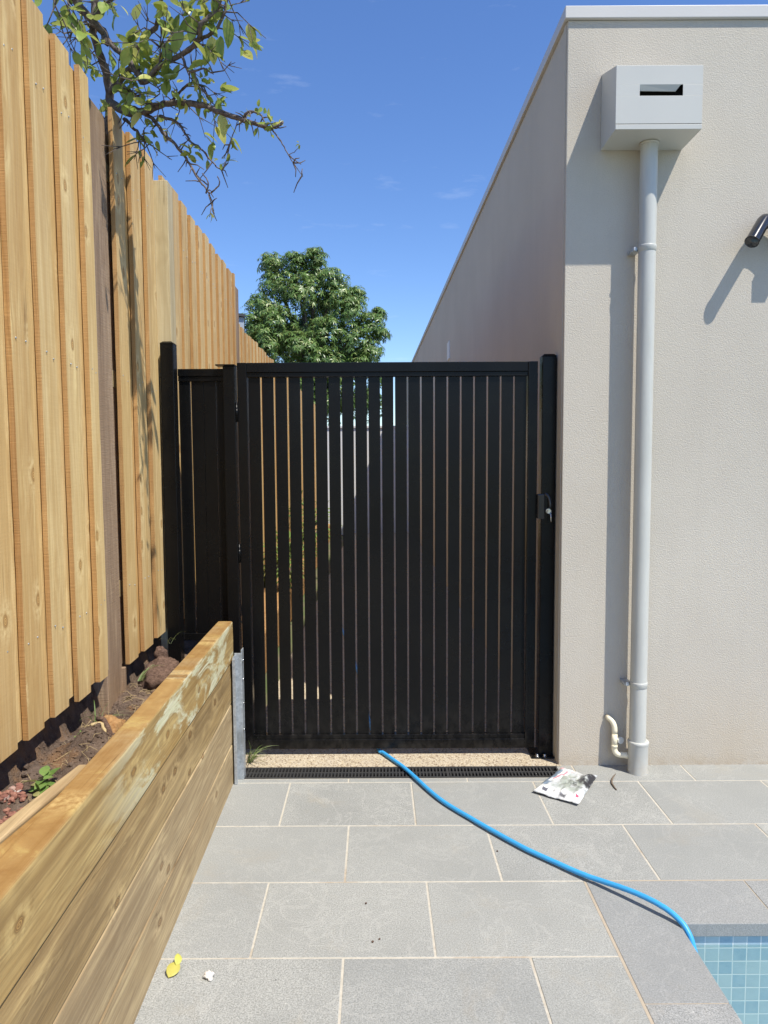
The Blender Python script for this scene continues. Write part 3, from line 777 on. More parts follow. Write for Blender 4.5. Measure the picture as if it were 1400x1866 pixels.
# steel channel
q = MB()
X = -.741
q.box(X, X+.036, 3.425, 3.430, .0, .640); q.box(X+.001, X+.006, 3.375, 3.4245, .0, .632); q.box(X+.031, X+.036, 3.430, 3.475, .0, .655); q.box(X+.001, X+.016, 3.366, 3.3745, .0, .628)
ch = q.build('steel_channel', M['galv'], rw, bevel=.0015)
for z in (.600, .505, .385, .25): 
    q = MB(); q.tube([(X+.0365, 3.44, z), (X+.042, 3.44, z)], .0065, 8); q.build('screw', M['chrome'], ch)
# angled end sleeper
b = MB()
pl = [(-.742, 1.86), (-.742, .35), (-1.00, .35), (-.800, 1.52)]
b.prism([(u - SR*v, v) for u, v in [(-.7415, 1.84), (-.93, .35), (-1.01, .35), (-.775, 1.84)][::-1]], .58, .776)
es = b.build('sleeper', M['sleeper_low'], rw, bevel=.005)
b = MB(); b.prism([(u - SR*v, v) for u, v in [(-.7415, 1.80), (-.7415, .35), (-.927, .35)]], .50, .772); b.build('sleeper', M['sleeper_top'], rw, bevel=.004)
ZG = 0.0

# ================================================================== TIMBER FENCE
NAILS = []
def palings(mbx, v0, v1, uf, z0, z1, pitch=.19, starts=None, ph=0):
    """lapped palings: under boards with cover boards proud of them"""
    v = v0; k = 0
    ss = starts or []
    if not ss:
        while v < v1: ss.append(v); v += pitch*rnd.uniform(.96, 1.04)
    ss = ss + [v1]
    for i in range(len(ss)-1):
        a, b = ss[i], ss[i+1]
        w = (b-a)
        if w < .03: continue
        zt = z1 + rnd.uniform(-.012, .012); zb = z0 + rnd.uniform(-.010, .010)
        tx = rnd.uniform(-.002, .002)
        if z1 > 2.9:
            for zr in (1.035, 1.935, 2.785):
                for _ in range(2): NAILS.append((uf + .0016, a + w*.60*(.28 + .45*_) + rnd.uniform(-.008, .008), zr + rnd.uniform(-.015, .015)))
        # cover board
        fw = w*rnd.uniform(.54, .66)
        dz = rnd.uniform(-.006, .006)
        for (u0, u1, c0, c1, zz0, zz1) in ((uf-.018, uf+tx, a, a+fw, zb, zt), (uf-.040, uf-.0225+tx*.5, a+fw-.03, b+.025, zb+rnd.uniform(-.006, .008), zt+rnd.uniform(-.012, .006))):
            if c0 == a+fw-.03: c1 = min(c1, v1+.0)
            lean = rnd.uniform(-.004, .004); n = 36
            rg = []
            sd = rnd.uniform(0, 99)
            for j in range(n+1):
                z = zz0 + (zz1-zz0)*j/n
                wob = .0016*mnoise.noise(Vector((sd, z*1.4, 0)))
                e0 = .0022*mnoise.noise(Vector((sd+7, z*5, 3))) + .0016*mnoise.noise(Vector((sd+7, z*27, 3))); e1 = .002*mnoise.noise(Vector((sd+17, z*6, 3)))
                ly = lean*(j/n-.5)
                zs = dz if j == n else 0
                rg.append([mbx.bm.verts.new(fr(*p)) for p in ((u0+wob, c0+ly+e0, z), (u1+wob, c0+ly+e0, z), (u1+wob, c1+ly+e1, z+zs), (u0+wob, c1+ly+e1, z+zs))])
            for j in range(n):
                for m2 in range(4):
                    f = mbx.bm.faces.new([rg[j][m2], rg[j][(m2+1) % 4], rg[j+1][(m2+1) % 4], rg[j+1][m2]])
                    f.material_index = 1 if m2 in (0, 2) else 0
            mbx.bm.faces.new(rg[0][::-1]).material_index = 1; mbx.bm.faces.new(rg[-1]).material_index = 1
fence = thing('paling_fence', fr(-1.06, 2.8, .5), 'tall new golden pine paling fence lining the raised garden bed', 'fence')
P1 = [.20, .39, .58, .77, .96, 1.15, 1.34, 1.53, 1.72, 1.91, 2.100, 2.285, 2.478, 2.675]
q = MB(); palings(q, .2, 2.822, -1.040, .735, 3.022, starts=P1); q.build('palings', [M['pine'], M['pine_edge']], fence)
q = MB(); palings(q, 3.0, 3.642, -1.042, .712, 3.035, starts=[3.016, 3.225, 3.428]); q.build('palings', [M['pine'], M['pine_edge']], fence)
q = MB(); palings(q, 3.75, 5.80, -1.052, .70, 3.052, pitch=.195); q.build('palings', [M['pine'], M['pine_edge']], fence)
q = MB()
for (u, v, z) in NAILS: q.tube([fr(u-.004, v, z), fr(u+.0004, v, z)], .0026, 7)
tag(q.build('nails', M['galv'], fence), kind='stuff')
def fpost(v0, v1, u0, u1, z0, z1, mat, name='post'):
    q = MB(); q.box(u0, u1, v0, v1, z0, z1, T=fr); return q.build(name, mat, fence, bevel=.003)
fpost(2.826, 2.992, -1.165, -1.066, .38, 2.985, M['brown_post'])
fpost(2.994, 3.10, -1.115, -1.082, .70, 2.95, M['brown_post'], 'packer')
q = MB(); q.box(-1.16, -1.052, 2.982, 3.004, .40, .70, T=fr); 
q.build('post_shim', M['brown_post'], fence, bevel=.003)
fpost(3.644, 3.742, -1.09, -.995, .38, 2.985, M['pine_post'])
fpost(5.81, 6.02, -1.18, -1.075, .38, 3.01, M['brown_post'])
fpost(.02, .16, -1.165, -1.066, .38, 2.985, M['brown_post'])
for zr in (1.0, 1.9, 2.75):
    q = MB(); q.box(-1.125, -1.0775, .2, 2.80, zr, zr+.07, T=fr); q.box(-1.125, -1.0795, 3.0, 3.74, zr, zr+.07, T=fr); q.box(-1.135, -1.0895, 3.80, 5.78, zr, zr+.07, T=fr)
    q.build('rail', M['pine_post'], fence)
fence2 = thing('paling_fence', fr(-1.09, 9, .4), 'lower pine paling fence continuing beyond the gate', 'fence')
q = MB(); palings(q, 6.03, 14.8, -1.085, .45, 2.735, pitch=.195); q.build('palings', [M['pine'], M['pine_edge']], fence2)
q = MB()
for zr in (.9, 1.7, 2.4): q.box(-1.17, -1.1225, 6.05, 14.8, zr, zr+.07, T=fr)
q.build('rail', M['pine_post'], fence2)

# ================================================================== BACKGROUND beyond the gate
bw = thing('boundary_wall', (.2, 15.2, 0), 'pale rendered boundary wall at the end of the side path seen through the gate', 'wall')
q = MB(); q.box(-1.5, .62, 15.6, 15.8, -.05, 2.30); q.build('wall', M['white_wall'], bw, bevel=.004)
q = MB(); q.box(-1.53, .61, 15.57, 15.83, 2.302, 2.35); q.build('coping', M['white_wall'], bw, bevel=.004)
sh = thing('garden_shed', (-1.56, 8.0, 0), 'blue-grey neighbouring shed with dark roof edge just behind the low fence', 'shed')
rot = Matrix.Translation((-1.545, 8.0, 0)) @ Matrix.Rotation(math.radians(14), 4, 'Z')
TS = lambda x, y, z: rot @ Vector((x, y, z))
q = MB(); q.box(-2.4, 0, 0, 2.2, .45, 3.18, T=TS); q.build('wall', M['shed_grey'], sh)
q = MB(); q.hexa([TS(*p) for p in ((-2.5, -.06, 3.36), (.012, -.03, 3.182), (.012, 2.26, 3.182), (-2.5, 2.26, 3.36), (-2.5, -.06, 3.39), (.012, -.03, 3.212), (.012, 2.26, 3.212), (-2.5, 2.26, 3.39))]); q.build('roof', M['shed_dark'], sh)

# ================================================================== FOLIAGE
def leaf(bm, p, d, nrm, L, W, fold=.25, curl=.25, seg=4, mi=0):
    """pointed oval leaf folded along its midrib and curled down towards the tip"""
    d = d.normalized(); nrm = (nrm - d*nrm.dot(d))
    if nrm.length < 1e-4: nrm = d.orthogonal()
    nrm.normalize(); s = d.cross(nrm)
    mid, lf, rt = [], [], []
    for i in range(seg+1):
        t = i/seg
        c = p + d*(L*t) - nrm*(curl*L*t*t)
        w = W*.5*(math.sin(math.pi*min(1, t**.85*.98+.02)))**.8 if 0 < i < seg else 0
        mid.append(bm.verts.new(c))
        if w > 0:
            lf.append(bm.verts.new(c + s*w + nrm*w*fold)); rt.append(bm.verts.new(c - s*w + nrm*w*fold))
        else: lf.append(None); rt.append(None)
    for i in range(seg):
        for sd, rv in ((lf, False), (rt, True)):
            q = [mid[i], mid[i+1]]
            if sd[i+1]: q.append(sd[i+1])
            if sd[i]: q.append(sd[i])
            if len(q) >= 3:
                f = bm.faces.new(q[::-1] if rv else q); f.smooth = True; f.material_index = mi
def rvec(r=rnd):
    while True:
        v = Vector((r.uniform(-1, 1), r.uniform(-1, 1), r.uniform(-1, 1)))
        if .05 < v.length < 1: return v.normalized()

# ---- citrus tree overhanging the fence
ct = thing('citrus_tree', (-1.45, 3.35, .5), 'sparse citrus tree leaning over the top of the pine fence', 'tree')
BR = {
'trunk':[(-1.237,3.250,2.830),(-1.193,3.200,3.043),(-1.164,3.150,3.133),(-1.160,3.100,3.220),(-1.166,3.050,3.269),(-1.166,3.000,3.316),(-1.159,3.000,3.401),(-1.145,3.000,3.528),(-1.12,3.02,3.70)],
'b1':[(-1.125,3.000,3.275),(-1.122,3.000,3.312),(-1.156,2.950,3.340),(-1.188,2.900,3.371),(-1.208,2.850,3.41),(-1.24,2.82,3.5)],
'b2':[(-1.170,3.150,3.156),(-1.090,3.050,3.149),(-1.015,3.000,3.177),(-0.951,2.950,3.097),(-0.873,2.900,3.133),(-0.772,2.850,3.147),(-0.695,2.800,3.169),(-0.671,2.750,3.199),(-0.619,2.750,3.247),(-0.577,2.750,3.324),(-.55,2.76,3.42)],
'b3':[(-0.951,2.950,3.097),(-1.018,2.980,3.198),(-1.090,3.000,3.263),(-1.143,3.000,3.338)],
'b4':[(-1.164,3.150,3.122),(-1.078,3.100,3.053),(-0.987,3.050,3.033),(-0.885,3.000,3.037),(-0.804,2.950,3.016),(-0.704,2.900,2.983),(-0.629,2.850,2.932),(-0.535,2.800,2.883),(-0.444,2.750,2.834),(-0.398,2.720,2.816),(-0.365,2.700,2.826)],
'b5':[(-0.408,2.720,2.808),(-0.372,2.700,2.756),(-0.346,2.700,2.709),(-0.317,2.700,2.664),(-0.293,2.700,2.630)],
'b6':[(-0.346,2.700,2.709),(-0.317,2.680,2.714),(-0.297,2.660,2.725)],
'b7':[(-1.054,3.100,3.075),(-0.958,3.050,3.006),(-0.889,3.000,2.918),(-0.820,2.950,2.842),(-0.764,2.900,2.757),(-0.715,2.870,2.682),(-0.679,2.850,2.628),(-0.659,2.850,2.549)],
'b8':[(-0.668,2.850,2.628),(-0.631,2.830,2.656),(-0.640,2.835,2.687)],
'b8b':[(-0.690,2.850,2.628),(-0.675,2.830,2.660),(-0.700,2.84,2.70)],
'b9':[(-0.915,3.020,3.003),(-0.823,2.970,2.947),(-0.770,2.930,2.865),(-0.709,2.900,2.809),(-0.659,2.870,2.744),(-0.623,2.850,2.715)],
'b10':[(-0.623,2.850,2.715),(-0.608,2.850,2.746),(-0.589,2.830,2.800),(-0.554,2.810,2.878)],
'b11':[(-1.013,3.000,3.230),(-0.940,2.950,3.265),(-0.879,2.900,3.288),(-0.847,2.850,3.329),(-0.824,2.800,3.377),(-.80,2.78,3.46)],
'b12':[(-1.090,3.100,3.030),(-1.049,3.080,2.988),(-0.991,3.050,2.919),(-0.962,3.050,2.896)],
'b13':[(-1.184,2.800,3.35),(-1.174,2.800,3.241),(-1.159,2.820,3.213),(-1.142,2.850,3.159),(-1.141,2.870,3.119)],
'b14':[(-0.772,2.850,3.147),(-0.737,2.830,3.075),(-0.677,2.800,3.069),(-0.635,2.780,3.038)],
'b15':[(-0.863,3.000,3.041),(-0.803,2.950,3.065),(-0.745,2.900,3.071),(-0.691,2.870,3.034)],
'b16':[(-1.20,2.700,3.33),(-1.187,2.700,3.241),(-1.162,2.720,3.185),(-1.153,2.750,3.134)],
'b17':[(-0.712,2.800,3.169),(-0.638,2.780,3.186),(-0.591,2.760,3.233),(-0.574,2.750,3.276),(-.56,2.75,3.38)],
'b18':[(-1.156,2.950,3.340),(-1.060,2.900,3.380),(-0.956,2.850,3.409)],
'b19':[(-1.09,3.05,3.149),(-1.02,3.02,3.09),(-.96,3.0,3.04),(-.90,2.98,3.03)],
'b20':[(-.873,2.9,3.133),(-.86,2.88,3.21),(-.85,2.87,3.27)],
'b21':[(-.535,2.80,2.883),(-.50,2.78,2.90),(-.455,2.76,2.875),(-.43,2.74,2.83)],
}
RAD = {'trunk': (.021, .012), 'b1': (.016, .013), 'b2': (.013, .006), 'b3': (.013, .009), 'b4': (.0175, .005), 'b7': (.009, .0018), 'b9': (.006, .002), 'b11': (.011, .006),
       'b5': (.003, .0010), 'b6': (.0016, .001), 'b12': (.008, .003), 'b17': (.007, .004), 'b15': (.006, .003), 'b14': (.006, .002), 'b10': (.0025, .002), 'b21': (.006, .002), 'b18': (.008, .004), 'b19': (.009, .004)}
rc = random.Random(3)
def smooth(pts, k=4, jit=.004):
    pts = [Vector(p) for p in pts]; out = []
    for i in range(len(pts)-1):
        p0 = pts[max(i-1, 0)]; p1 = pts[i]; p2 = pts[i+1]; p3 = pts[min(i+2, len(pts)-1)]
        for j in range(k):
            t = j/k
            q = .5*((2*p1) + (p2-p0)*t + (2*p0-5*p1+4*p2-p3)*t*t + (3*p1-p0-3*p2+p3)*t**3)
            out.append(q + rvec(rc)*jit*rc.random())
    out.append(pts[-1]); return out
tb = MB()
tb.tube(smooth([(-1.62, 3.5, .3), (-1.60, 3.48, .9), (-1.50, 3.42, 1.6), (-1.36, 3.33, 2.3), (-1.237, 3.25, 2.83)], 5, .008), [.055 - .032*i/20 for i in range(21)], 12)
tb.build('trunk', M['bark'], ct)
bb = MB(); tips = []
BP = {}
for k, pts in BR.items():
    r0, r1 = RAD.get(k, (.0035, .0018))
    sp2 = smooth(pts, 5, .0045 if r0 > .004 else .002)
    n = len(sp2)
    rr_ = [ (r0 + (r1-r0)*i/(n-1))*(1 + .22*mnoise.noise(Vector((i*.9, r0*1000, 0)))) for i in range(n)]
    bb.tube(sp2, rr_, 8 if r0 > .004 else 6)
    BP[k] = sp2
# lumps on the old gnarled limb and short side spurs
spur_tips = []
for k, cnt in (('b4', 34), ('b7', 30), ('b9', 16), ('b2', 26), ('b3', 8), ('b11', 12), ('b12', 12), ('b15', 10), ('b14', 8), ('b17', 10), ('b10', 5), ('b5', 6), ('trunk', 12), ('b1', 8), ('b13', 9), ('b16', 6), ('b18', 9), ('b19', 12), ('b21', 8), ('b20', 6)):
    P = BP[k]
    for _ in range(cnt):
        i = rc.randrange(1, len(P)-1); p = P[i]; ax = (P[i+1]-P[i-1]).normalized()
        d = (rvec(rc) + ax*.5); 
        L = rc.uniform(.015, .07) if k in ('b4', 'b7', 'b5', 'b9', 'b10', 'b21') else rc.uniform(.04, .15)
        d.normalize()
        q1 = p + d*L*.5 + rvec(rc)*L*.12; q2 = p + d*L + Vector((0, 0, -L*.08)) + rvec(rc)*L*.18
        bb.tube([p, q1, q2], [.0030, .0022, .0013], 5)
        spur_tips.append((k, q2, (q2-q1).normalized(), L))
        if L > .07:
            for _ in range(2):
                e = q2 + (d + rvec(rc)*.9).normalized()*L*.45; bb.tube([q1.lerp(q2, .6), e], [.0018, .0010], 5); spur_tips.append((k, e, (e-q1).normalized(), L*.4))
bb.build('branches', M['bark'], ct)
lb = bmesh.new()
dens = {'b4': .16, 'b7': .08, 'b5': .0, 'b9': .08, 'b10': .2, 'b21': .5, 'b12': .12, 'trunk': .6, 'b1': .45, 'b13': .5, 'b16': .6, 'b18': .45, 'b3': .6, 'b19': .7, 'b15': .55}
for (k, p, d, L) in spur_tips:
    pr = dens.get(k, .30)
    if k in ('b4',) and p.x > -.7: pr = .38
    if rc.random() > pr: continue
    small = k in ('b4', 'b5', 'b7', 'b9', 'b10', 'b21')
    for _ in range(rc.randint(1, 3)):
        dd = (d + rvec(rc)*1.0 + Vector((0, 0, -.15))).normalized()
        l = rc.uniform(.022, .045) if small else rc.uniform(.035, .088)
        if rc.random() < .25: l *= .6
        nn = (rvec(rc)*.8 + Vector((0, 0, 1))).normalized()
        leaf(lb, p - d*rc.uniform(0, L*.4), dd, nn, l, l*rc.uniform(.42, .56), rc.uniform(.1, .5), rc.uniform(-.1, .45), 6)
# hanging large leaves near the upper right end, and shoots at twig ends
for (x, y, z, l) in ((-.575, 2.75, 3.225, .10), (-.60, 2.76, 3.165, .085), (-.635, 2.77, 3.17, .095), (-.65, 2.78, 3.15, .08), (-.77, 2.83, 3.24, .10), (-.83, 2.86, 3.20, .085), (-.71, 2.80, 3.24, .08)):
    leaf(lb, Vector((x, y, z)), Vector((rc.uniform(-.3, .3), rc.uniform(-.3, .3), -1)), Vector((rc.uniform(-1, 1), -1, .2)), l, l*.5, .3, .15, 6)
for c, n, s in (((-.300, 2.66, 2.728), 5, .016), ((-.41, 2.72, 2.835), 9, .040), ((-.455, 2.74, 2.89), 6, .035), ((-.63, 2.85, 2.74), 6, .03), ((-.765, 2.90, 2.80), 9, .045), ((-.74, 2.90, 2.83), 5, .04), ((-.60, 2.84, 2.96), 6, .04), ((-.95, 3.04, 2.90), 6, .045), ((-1.02, 3.06, 2.93), 7, .05), ((-.72, 2.87, 3.04), 12, .055), ((-.68, 2.83, 3.06), 10, .05), ((-.90, 2.95, 3.16), 16, .07), ((-.95, 2.96, 3.18), 14, .08), ((-.86, 2.94, 3.10), 12, .06), ((-.80, 2.93, 3.02), 10, .06), ((-1.03, 3.0, 3.12), 10, .06), ((-1.05, 3.02, 3.05), 10, .06), ((-.66, 2.78, 3.24), 10, .07), ((-.60, 2.76, 3.28), 12, .07), ((-.72, 2.80, 3.28), 12, .075), ((-.82, 2.84, 3.29), 9, .07), ((-1.17, 2.78, 3.27), 8, .07), ((-1.17, 2.75, 3.20), 6, .07), ((-.52, 2.80, 2.90), 5, .03), ((-.42, 2.73, 2.80), 4, .025), ((-1.12, 2.9, 3.08), 6, .05)):
    c = Vector(c)
    for _ in range(max(3, int(n*.95))):
        l = s*.82*rc.uniform(.7, 1.25); d = (rvec(rc) + Vector((0, 0, .15))).normalized()
        leaf(lb, c + rvec(rc)*s*.7*rc.random(), d, (rvec(rc)*.7 + Vector((0, 0, 1))), l, l*rc.uniform(.42, .55), rc.uniform(.1, .5), rc.uniform(0, .4), 6)
# crown above and behind, out of the frame, that the photo only hints at
for _ in range(120):
    c = Vector((-1.25 + rc.gauss(0, .40), 3.35 + rc.gauss(0, .30), 3.95 + rc.gauss(0, .22)))
    if c.z < 3.55 + max(0, (2.95-c.y))*1.2 or c.x > -.95: continue
    l = rc.uniform(.05, .10); leaf(lb, c, (rvec(rc)+Vector((0, 0, -.1))), rvec(rc)*.7 + Vector((0, 0, 1)), l, l*.5, .3, .2, 4)
m_ = MB(); m_.bm = lb; 
me = bpy.data.meshes.new('foliage'); lb.transform(Matrix.Translation(-wloc(ct))); lb.to_mesh(me); me.materials.append(M['citrus_leaf'])
fo = bpy.data.objects.new('foliage', me); C.objects.link(fo); fo.parent = ct

# ---- dense evergreen tree beyond the path
YT = 20.0
ft = thing('evergreen_tree', (-2.0, YT, 0), 'rounded dense evergreen tree with drooping leaves beyond the gate', 'tree')
rt = random.Random(11)
q = MB(); q.tube(smooth([(-2.0, YT+.2, -.1), (-2.05, YT+.1, 1.2), (-1.95, YT+.1, 2.6), (-2.0, YT+.2, 4.2)], 4, .02), [.20-.10*i/12 for i in range(13)], 12)
q.build('trunk', M['bark'], ft)
# lobes: centre x, z, radius (metres at the tree) and depth offset
def lob(px, py, r, dy): return (Vector(((px-700)/1290*YT*1.004, YT + dy, 1.58 + (840-py)/1290*YT)), r/1290*YT)
LB = [lob(*a) for a in ((505, 490, 30, .1), (545, 488, 26, -.1), (578, 478, 24, 0), (572, 505, 38, .3), (515, 530, 40, 0), (560, 545, 42, -.3), (610, 525, 34, -.1), (622, 555, 34, -.2), (655, 545, 20, -.1), (640, 580, 36, -.5), (678, 600, 30, -.2), (692, 578, 16, 0), (695, 615, 18, -.1), (490, 570, 36, -.2), (475, 600, 32, -.4), (520, 600, 36, -.7), (560, 600, 36, .4), (600, 615, 38, -.6), (645, 625, 36, -.5), (680, 645, 24, -.3), (500, 640, 40, -.9), (555, 645, 36, -1.0), (600, 665, 38, -.7), (650, 675, 36, -.4), (690, 690, 24, -.2), (470, 650, 36, -.5), (540, 700, 50, -.8), (480, 710, 50, -.5), (610, 730, 55, -.4), (670, 735, 40, 0), (455, 760, 45, -.2), (540, 770, 55, -.3), (590, 560, 40, .9), (540, 620, 60, 1.2), (630, 650, 55, 1.1), (480, 620, 45, .9), (560, 720, 60, 1.2))]
q = MB()
for c, r in LB:
    q.tube(smooth([(-2.0, YT+.15, 3.0 + rt.uniform(0, 1.2)), ((c.x-2.0)/2, (c.y+YT)/2+.1, (c.z+3.8)/2), tuple(c)], 4, .03), [.07-.055*i/8 for i in range(9)], 6)
q.build('branches', M['bark'], ft)
fb = bmesh.new()
for c, r in LB:
    n = int(5.5*(r/.1)**2) + 20
    for _ in range(n):
        d = rvec(rt); 
        if d.z < -.35 and rt.random() < .6: d.z = abs(d.z)
        d.normalize()
        k = rt.random()**.35
        p = c + Vector((d.x*r, d.y*r, d.z*r*.85))*k*(1 + .25*mnoise.noise(d*2 + c))
        # a rosette of drooping leaves
        ax = (d*.8 + Vector((0, 0, .6)) + rvec(rt)*.35).normalized()
        o1 = ax.orthogonal().normalized(); o2 = ax.cross(o1)
        m = rt.randint(6, 9); a0 = rt.uniform(0, 6.28)
        for j in range(m):
            a = a0 + j*6.283/m + rt.uniform(-.3, .3)
            dd = (o1*math.cos(a) + o2*math.sin(a)) + ax*rt.uniform(-.1, .5) + Vector((0, 0, -.35))
            l = rt.uniform(.10, .17)
            leaf(fb, p, dd, ax, l, l*.27, .2, .35, 2)
me = bpy.data.meshes.new('crown'); fb.transform(Matrix.Translation(-wloc(ft))); fb.to_mesh(me); me.materials.append(M['tree_leaf'])
fo = bpy.data.objects.new('crown', me); C.objects.link(fo); fo.parent = ft

# shrubs along the path behind the gate
def shrub(x, y, z, r, n, label, seed):
    r_ = random.Random(seed)
    s = thing('shrub', (x, y, z), label, 'shrub', 'shrubs along the path behind the gate')
    q = MB()
    for _ in range(7):
        a = r_.uniform(0, 6.28); q.tube([(x, y, z-.03), (x+math.cos(a)*r*.4, y+math.sin(a)*r*.4, z+r*.9)], [.012, .005], 6)
    q.build('stem', M['bark'], s)
    b = bmesh.new()
    for _ in range(n):
        d = rvec(r_); p = Vector((x, y, z+r)) + d*r*(r_.random()**.4)*(1+.3*mnoise.noise(d*2)); l = r_.uniform(.04, .08)
        leaf(b, p, d + rvec(r_)*.6, Vector((0, 0, 1)) + rvec(r_)*.5, l, l*.45, .2, .3, 2)
    b.transform(Matrix.Translation(-wloc(s)))
    me = bpy.data.meshes.new('foliage'); b.to_mesh(me); me.materials.append(M['weed']); o = bpy.data.objects.new('foliage', me); C.objects.link(o); o.parent = s
shrub(-.98, 7.0, .3, .30, 700, 'small green shrub nearest behind the gate slats', 1)
shrub(-1.05, 9.5, .3, .42, 900, 'larger green shrub further along the path behind the gate', 2)
# bed edge behind the gate
q = MB(); q.box(-1.075, -.79, 4.2, 14.5, -.04, .30, T=fr); tag(q.build('garden_bed', M['clay'], bevel=.02), kind='structure')

# ================================================================== BED DETAIL
rb = random.Random(5)
def soil_at(x, y): return soil_h(x, y)
q = MB()
for _ in range(1300):
    v = rb.uniform(1.5, 2.1); u = rb.uniform(-1.12, -.82)
    if v > 2.02 + .05*math.sin(u*40): continue
    x = u - SK*v; r = rb.uniform(.003, .012)
    q.blob((x, v, soil_at(x, v)+r*.5), r, .45, rb.random()*50, 1, (1, rb.uniform(.7, 1.1), rb.uniform(.6, .9)), 1.7)
tag(q.build('gravel', M['scoria']), 'small red scoria pebbles scattered over the soil', None, None, 'stuff')
# clods
q = MB()
for _ in range(2600):
    v = rb.uniform(1.6, 3.9); u = rb.uniform(-1.10, -.80); x = u - SK*v; r = rb.uniform(.0015, .006)*(2.6 if rb.random() < .05 else 1)
    q.blob((x, v, soil_at(x, v)+r*.3), r, .5, rb.random()*50, 1, (1, 1, .7), 2)
tag(q.build('soil_clods', M['soil']), 'crumbled dark soil clods in the raised bed', None, None, 'stuff')
q = MB()
q.blob(fr(-.955, 2.53, .590), .078, .30, 3.3, 4, (.75, .9, .75), 2.5)
tag(q.build('clay_clod', M['clay'], smooth=True), 'orange clay clod lying in front of the brown fence post', 'clod')
q = MB()
q.blob(fr(-.965, 3.22, .585), .12, .22, 8.1, 4, (.7, 1.2, .75), 2.0); q.blob(fr(-.985, 3.28, .67), .034, .25, 2.1, 3, (.9, .9, 1.3), 2.0)
tag(q.build('root_clod', M['rootball'], smooth=True), 'fibrous brown root clod behind the fence post beside the black panel', 'clod')
q = MB()
q.tube(smooth([fr(-.985, 2.50, .655), fr(-.955, 2.475, .66), fr(-.93, 2.455, .63), fr(-.91, 2.44, .59)], 4, .003), [.009]*13, 8)
tag(q.build('curved_root', M['rootball']), 'curved bark-covered root lying over the orange clod', 'root')
q = MB()
q.tube(smooth([fr(-.955, 2.36, .685), fr(-.925, 2.38, .680), fr(-.902, 2.35, .64), fr(-.888, 2.28, .60)], 4, .003), [.006, .006, .007, .007, .007, .006, .006, .005, .005, .004, .004, .003, .003], 8)
tag(q.build('pale_root', M['straw']), 'pale bent root lying on the dark soil', 'root')
# fine rootlets and straw
q = MB()
for _ in range(170):
    v = rb.uniform(1.75, 3.3); u = rb.uniform(-1.05, -.82); x = u - SK*v; z = soil_at(x, v)+.004
    a = rb.uniform(0, 6.28); L = rb.uniform(.02, .08)
    q.tube([(x, v, z), (x+math.cos(a)*L*.5, v+math.sin(a)*L*.5, z+rb.uniform(.004, .02)), (x+math.cos(a+.3)*L, v+math.sin(a+.3)*L, z+rb.uniform(-.0016, .012))], [.0008, .0008, .0005], 4, caps=False)
tag(q.build('rootlets', M['straw']), 'thin dry straw and rootlets tangled over the soil', None, None, 'stuff')

def blades(name, base, n, L, label, seed, spread=.6, wid=.003, lean=(0, 0, 0), cat='grass tuft', group='weeds and grass tufts'):
    r_ = random.Random(seed); b = bmesh.new(); base = Vector(base)
    for _ in range(n):
        d = Vector((r_.uniform(-1, 1)*spread + lean[0], r_.uniform(-1, 1)*spread + lean[1], 1)).normalized(); l = L*r_.uniform(.45, 1.1)
        side = d.cross(Vector((r_.uniform(-1, 1), r_.uniform(-1, 1), .1))).normalized(); p = base + Vector((r_.uniform(-.012, .012), r_.uniform(-.012, .012), 0)); prev = None; w = wid*r_.uniform(.6, 1.2)
        for i in range(7):
            t = i/6; c = p + d*l*t + Vector((d.x, d.y, 0))*l*.5*t*t - Vector((0, 0, l*.45*t**2.5))
            ww = w*(1-t)*.9 + .0003
            cur = (b.verts.new(c+side*ww), b.verts.new(c-side*ww))
            if prev: b.faces.new([prev[0], prev[1], cur[1], cur[0]]).smooth = True
            prev = cur
    o = bpy.data.objects.new(name, bpy.data.meshes.new(name)); b.transform(Matrix.Translation(-base)); b.to_mesh(o.data); o.data.materials.append(M['grass']); C.objects.link(o); o.location = base
    return tag(o, label, cat, group)
def broad(name, base, n, L, label, seed):
    r_ = random.Random(seed); b = bmesh.new(); base = Vector(base)
    for _ in range(n):
        a = r_.uniform(0, 6.28); p = base + Vector((math.cos(a), math.sin(a), 0))*r_.uniform(.0, L*.5) + Vector((0, 0, r_.uniform(.0, L*.7)))
        d = Vector((math.cos(a), math.sin(a), r_.uniform(.1, .8))); l = L*r_.uniform(.5, 1.0); leaf(b, p, d, Vector((0, 0, 1)) + rvec(r_)*.4, l, l*.62, .25, .4, 5)
    o = bpy.data.objects.new(name, bpy.data.meshes.new(name)); b.transform(Matrix.Translation(-base)); b.to_mesh(o.data); o.data.materials.append(M['weed']); C.objects.link(o); o.location = base
    return tag(o, label, 'weed', 'weeds and grass tufts')
blades('grass_tuft', fr(-1.025, 2.60, .60), 13, .13, 'green grass tuft growing under the palings beside the brown post', 1, .7, .0028, (.5, 0, 0))
blades('grass_tuft', fr(-1.03, 3.12, .60), 12, .16, 'long-bladed grass tuft between the brown post and the root clod', 2, .6, .003, (.4, .5, 0))
blades('grass_tuft', (-.712, 3.615, .004), 34, .17, 'grass tuft at the bottom left corner of the gate', 3, .5, .0032, (.35, -.15, 0))
blades('grass_tuft', fr(-.99, 3.45, .68), 4, .12, 'few pale grass blades in the dark behind the root clod', 4, .6, .0022)
broad('leafy_weed', fr(-.985, 2.065, .60), 16, .050, 'bright green leafy weed under the nearest palings', 5)
broad('leafy_weed', fr(-.950, 1.985, .595), 13, .042, 'low green weed at the edge of the red pebbles', 6)
broad('leafy_weed', fr(-.995, 2.40, .62), 8, .035, 'small dark green weed at the foot of the palings by the pale root', 8)
broad('leafy_weed', fr(-.935, 2.545, .60), 7, .022, 'tiny green sprout beside the orange clod', 9)

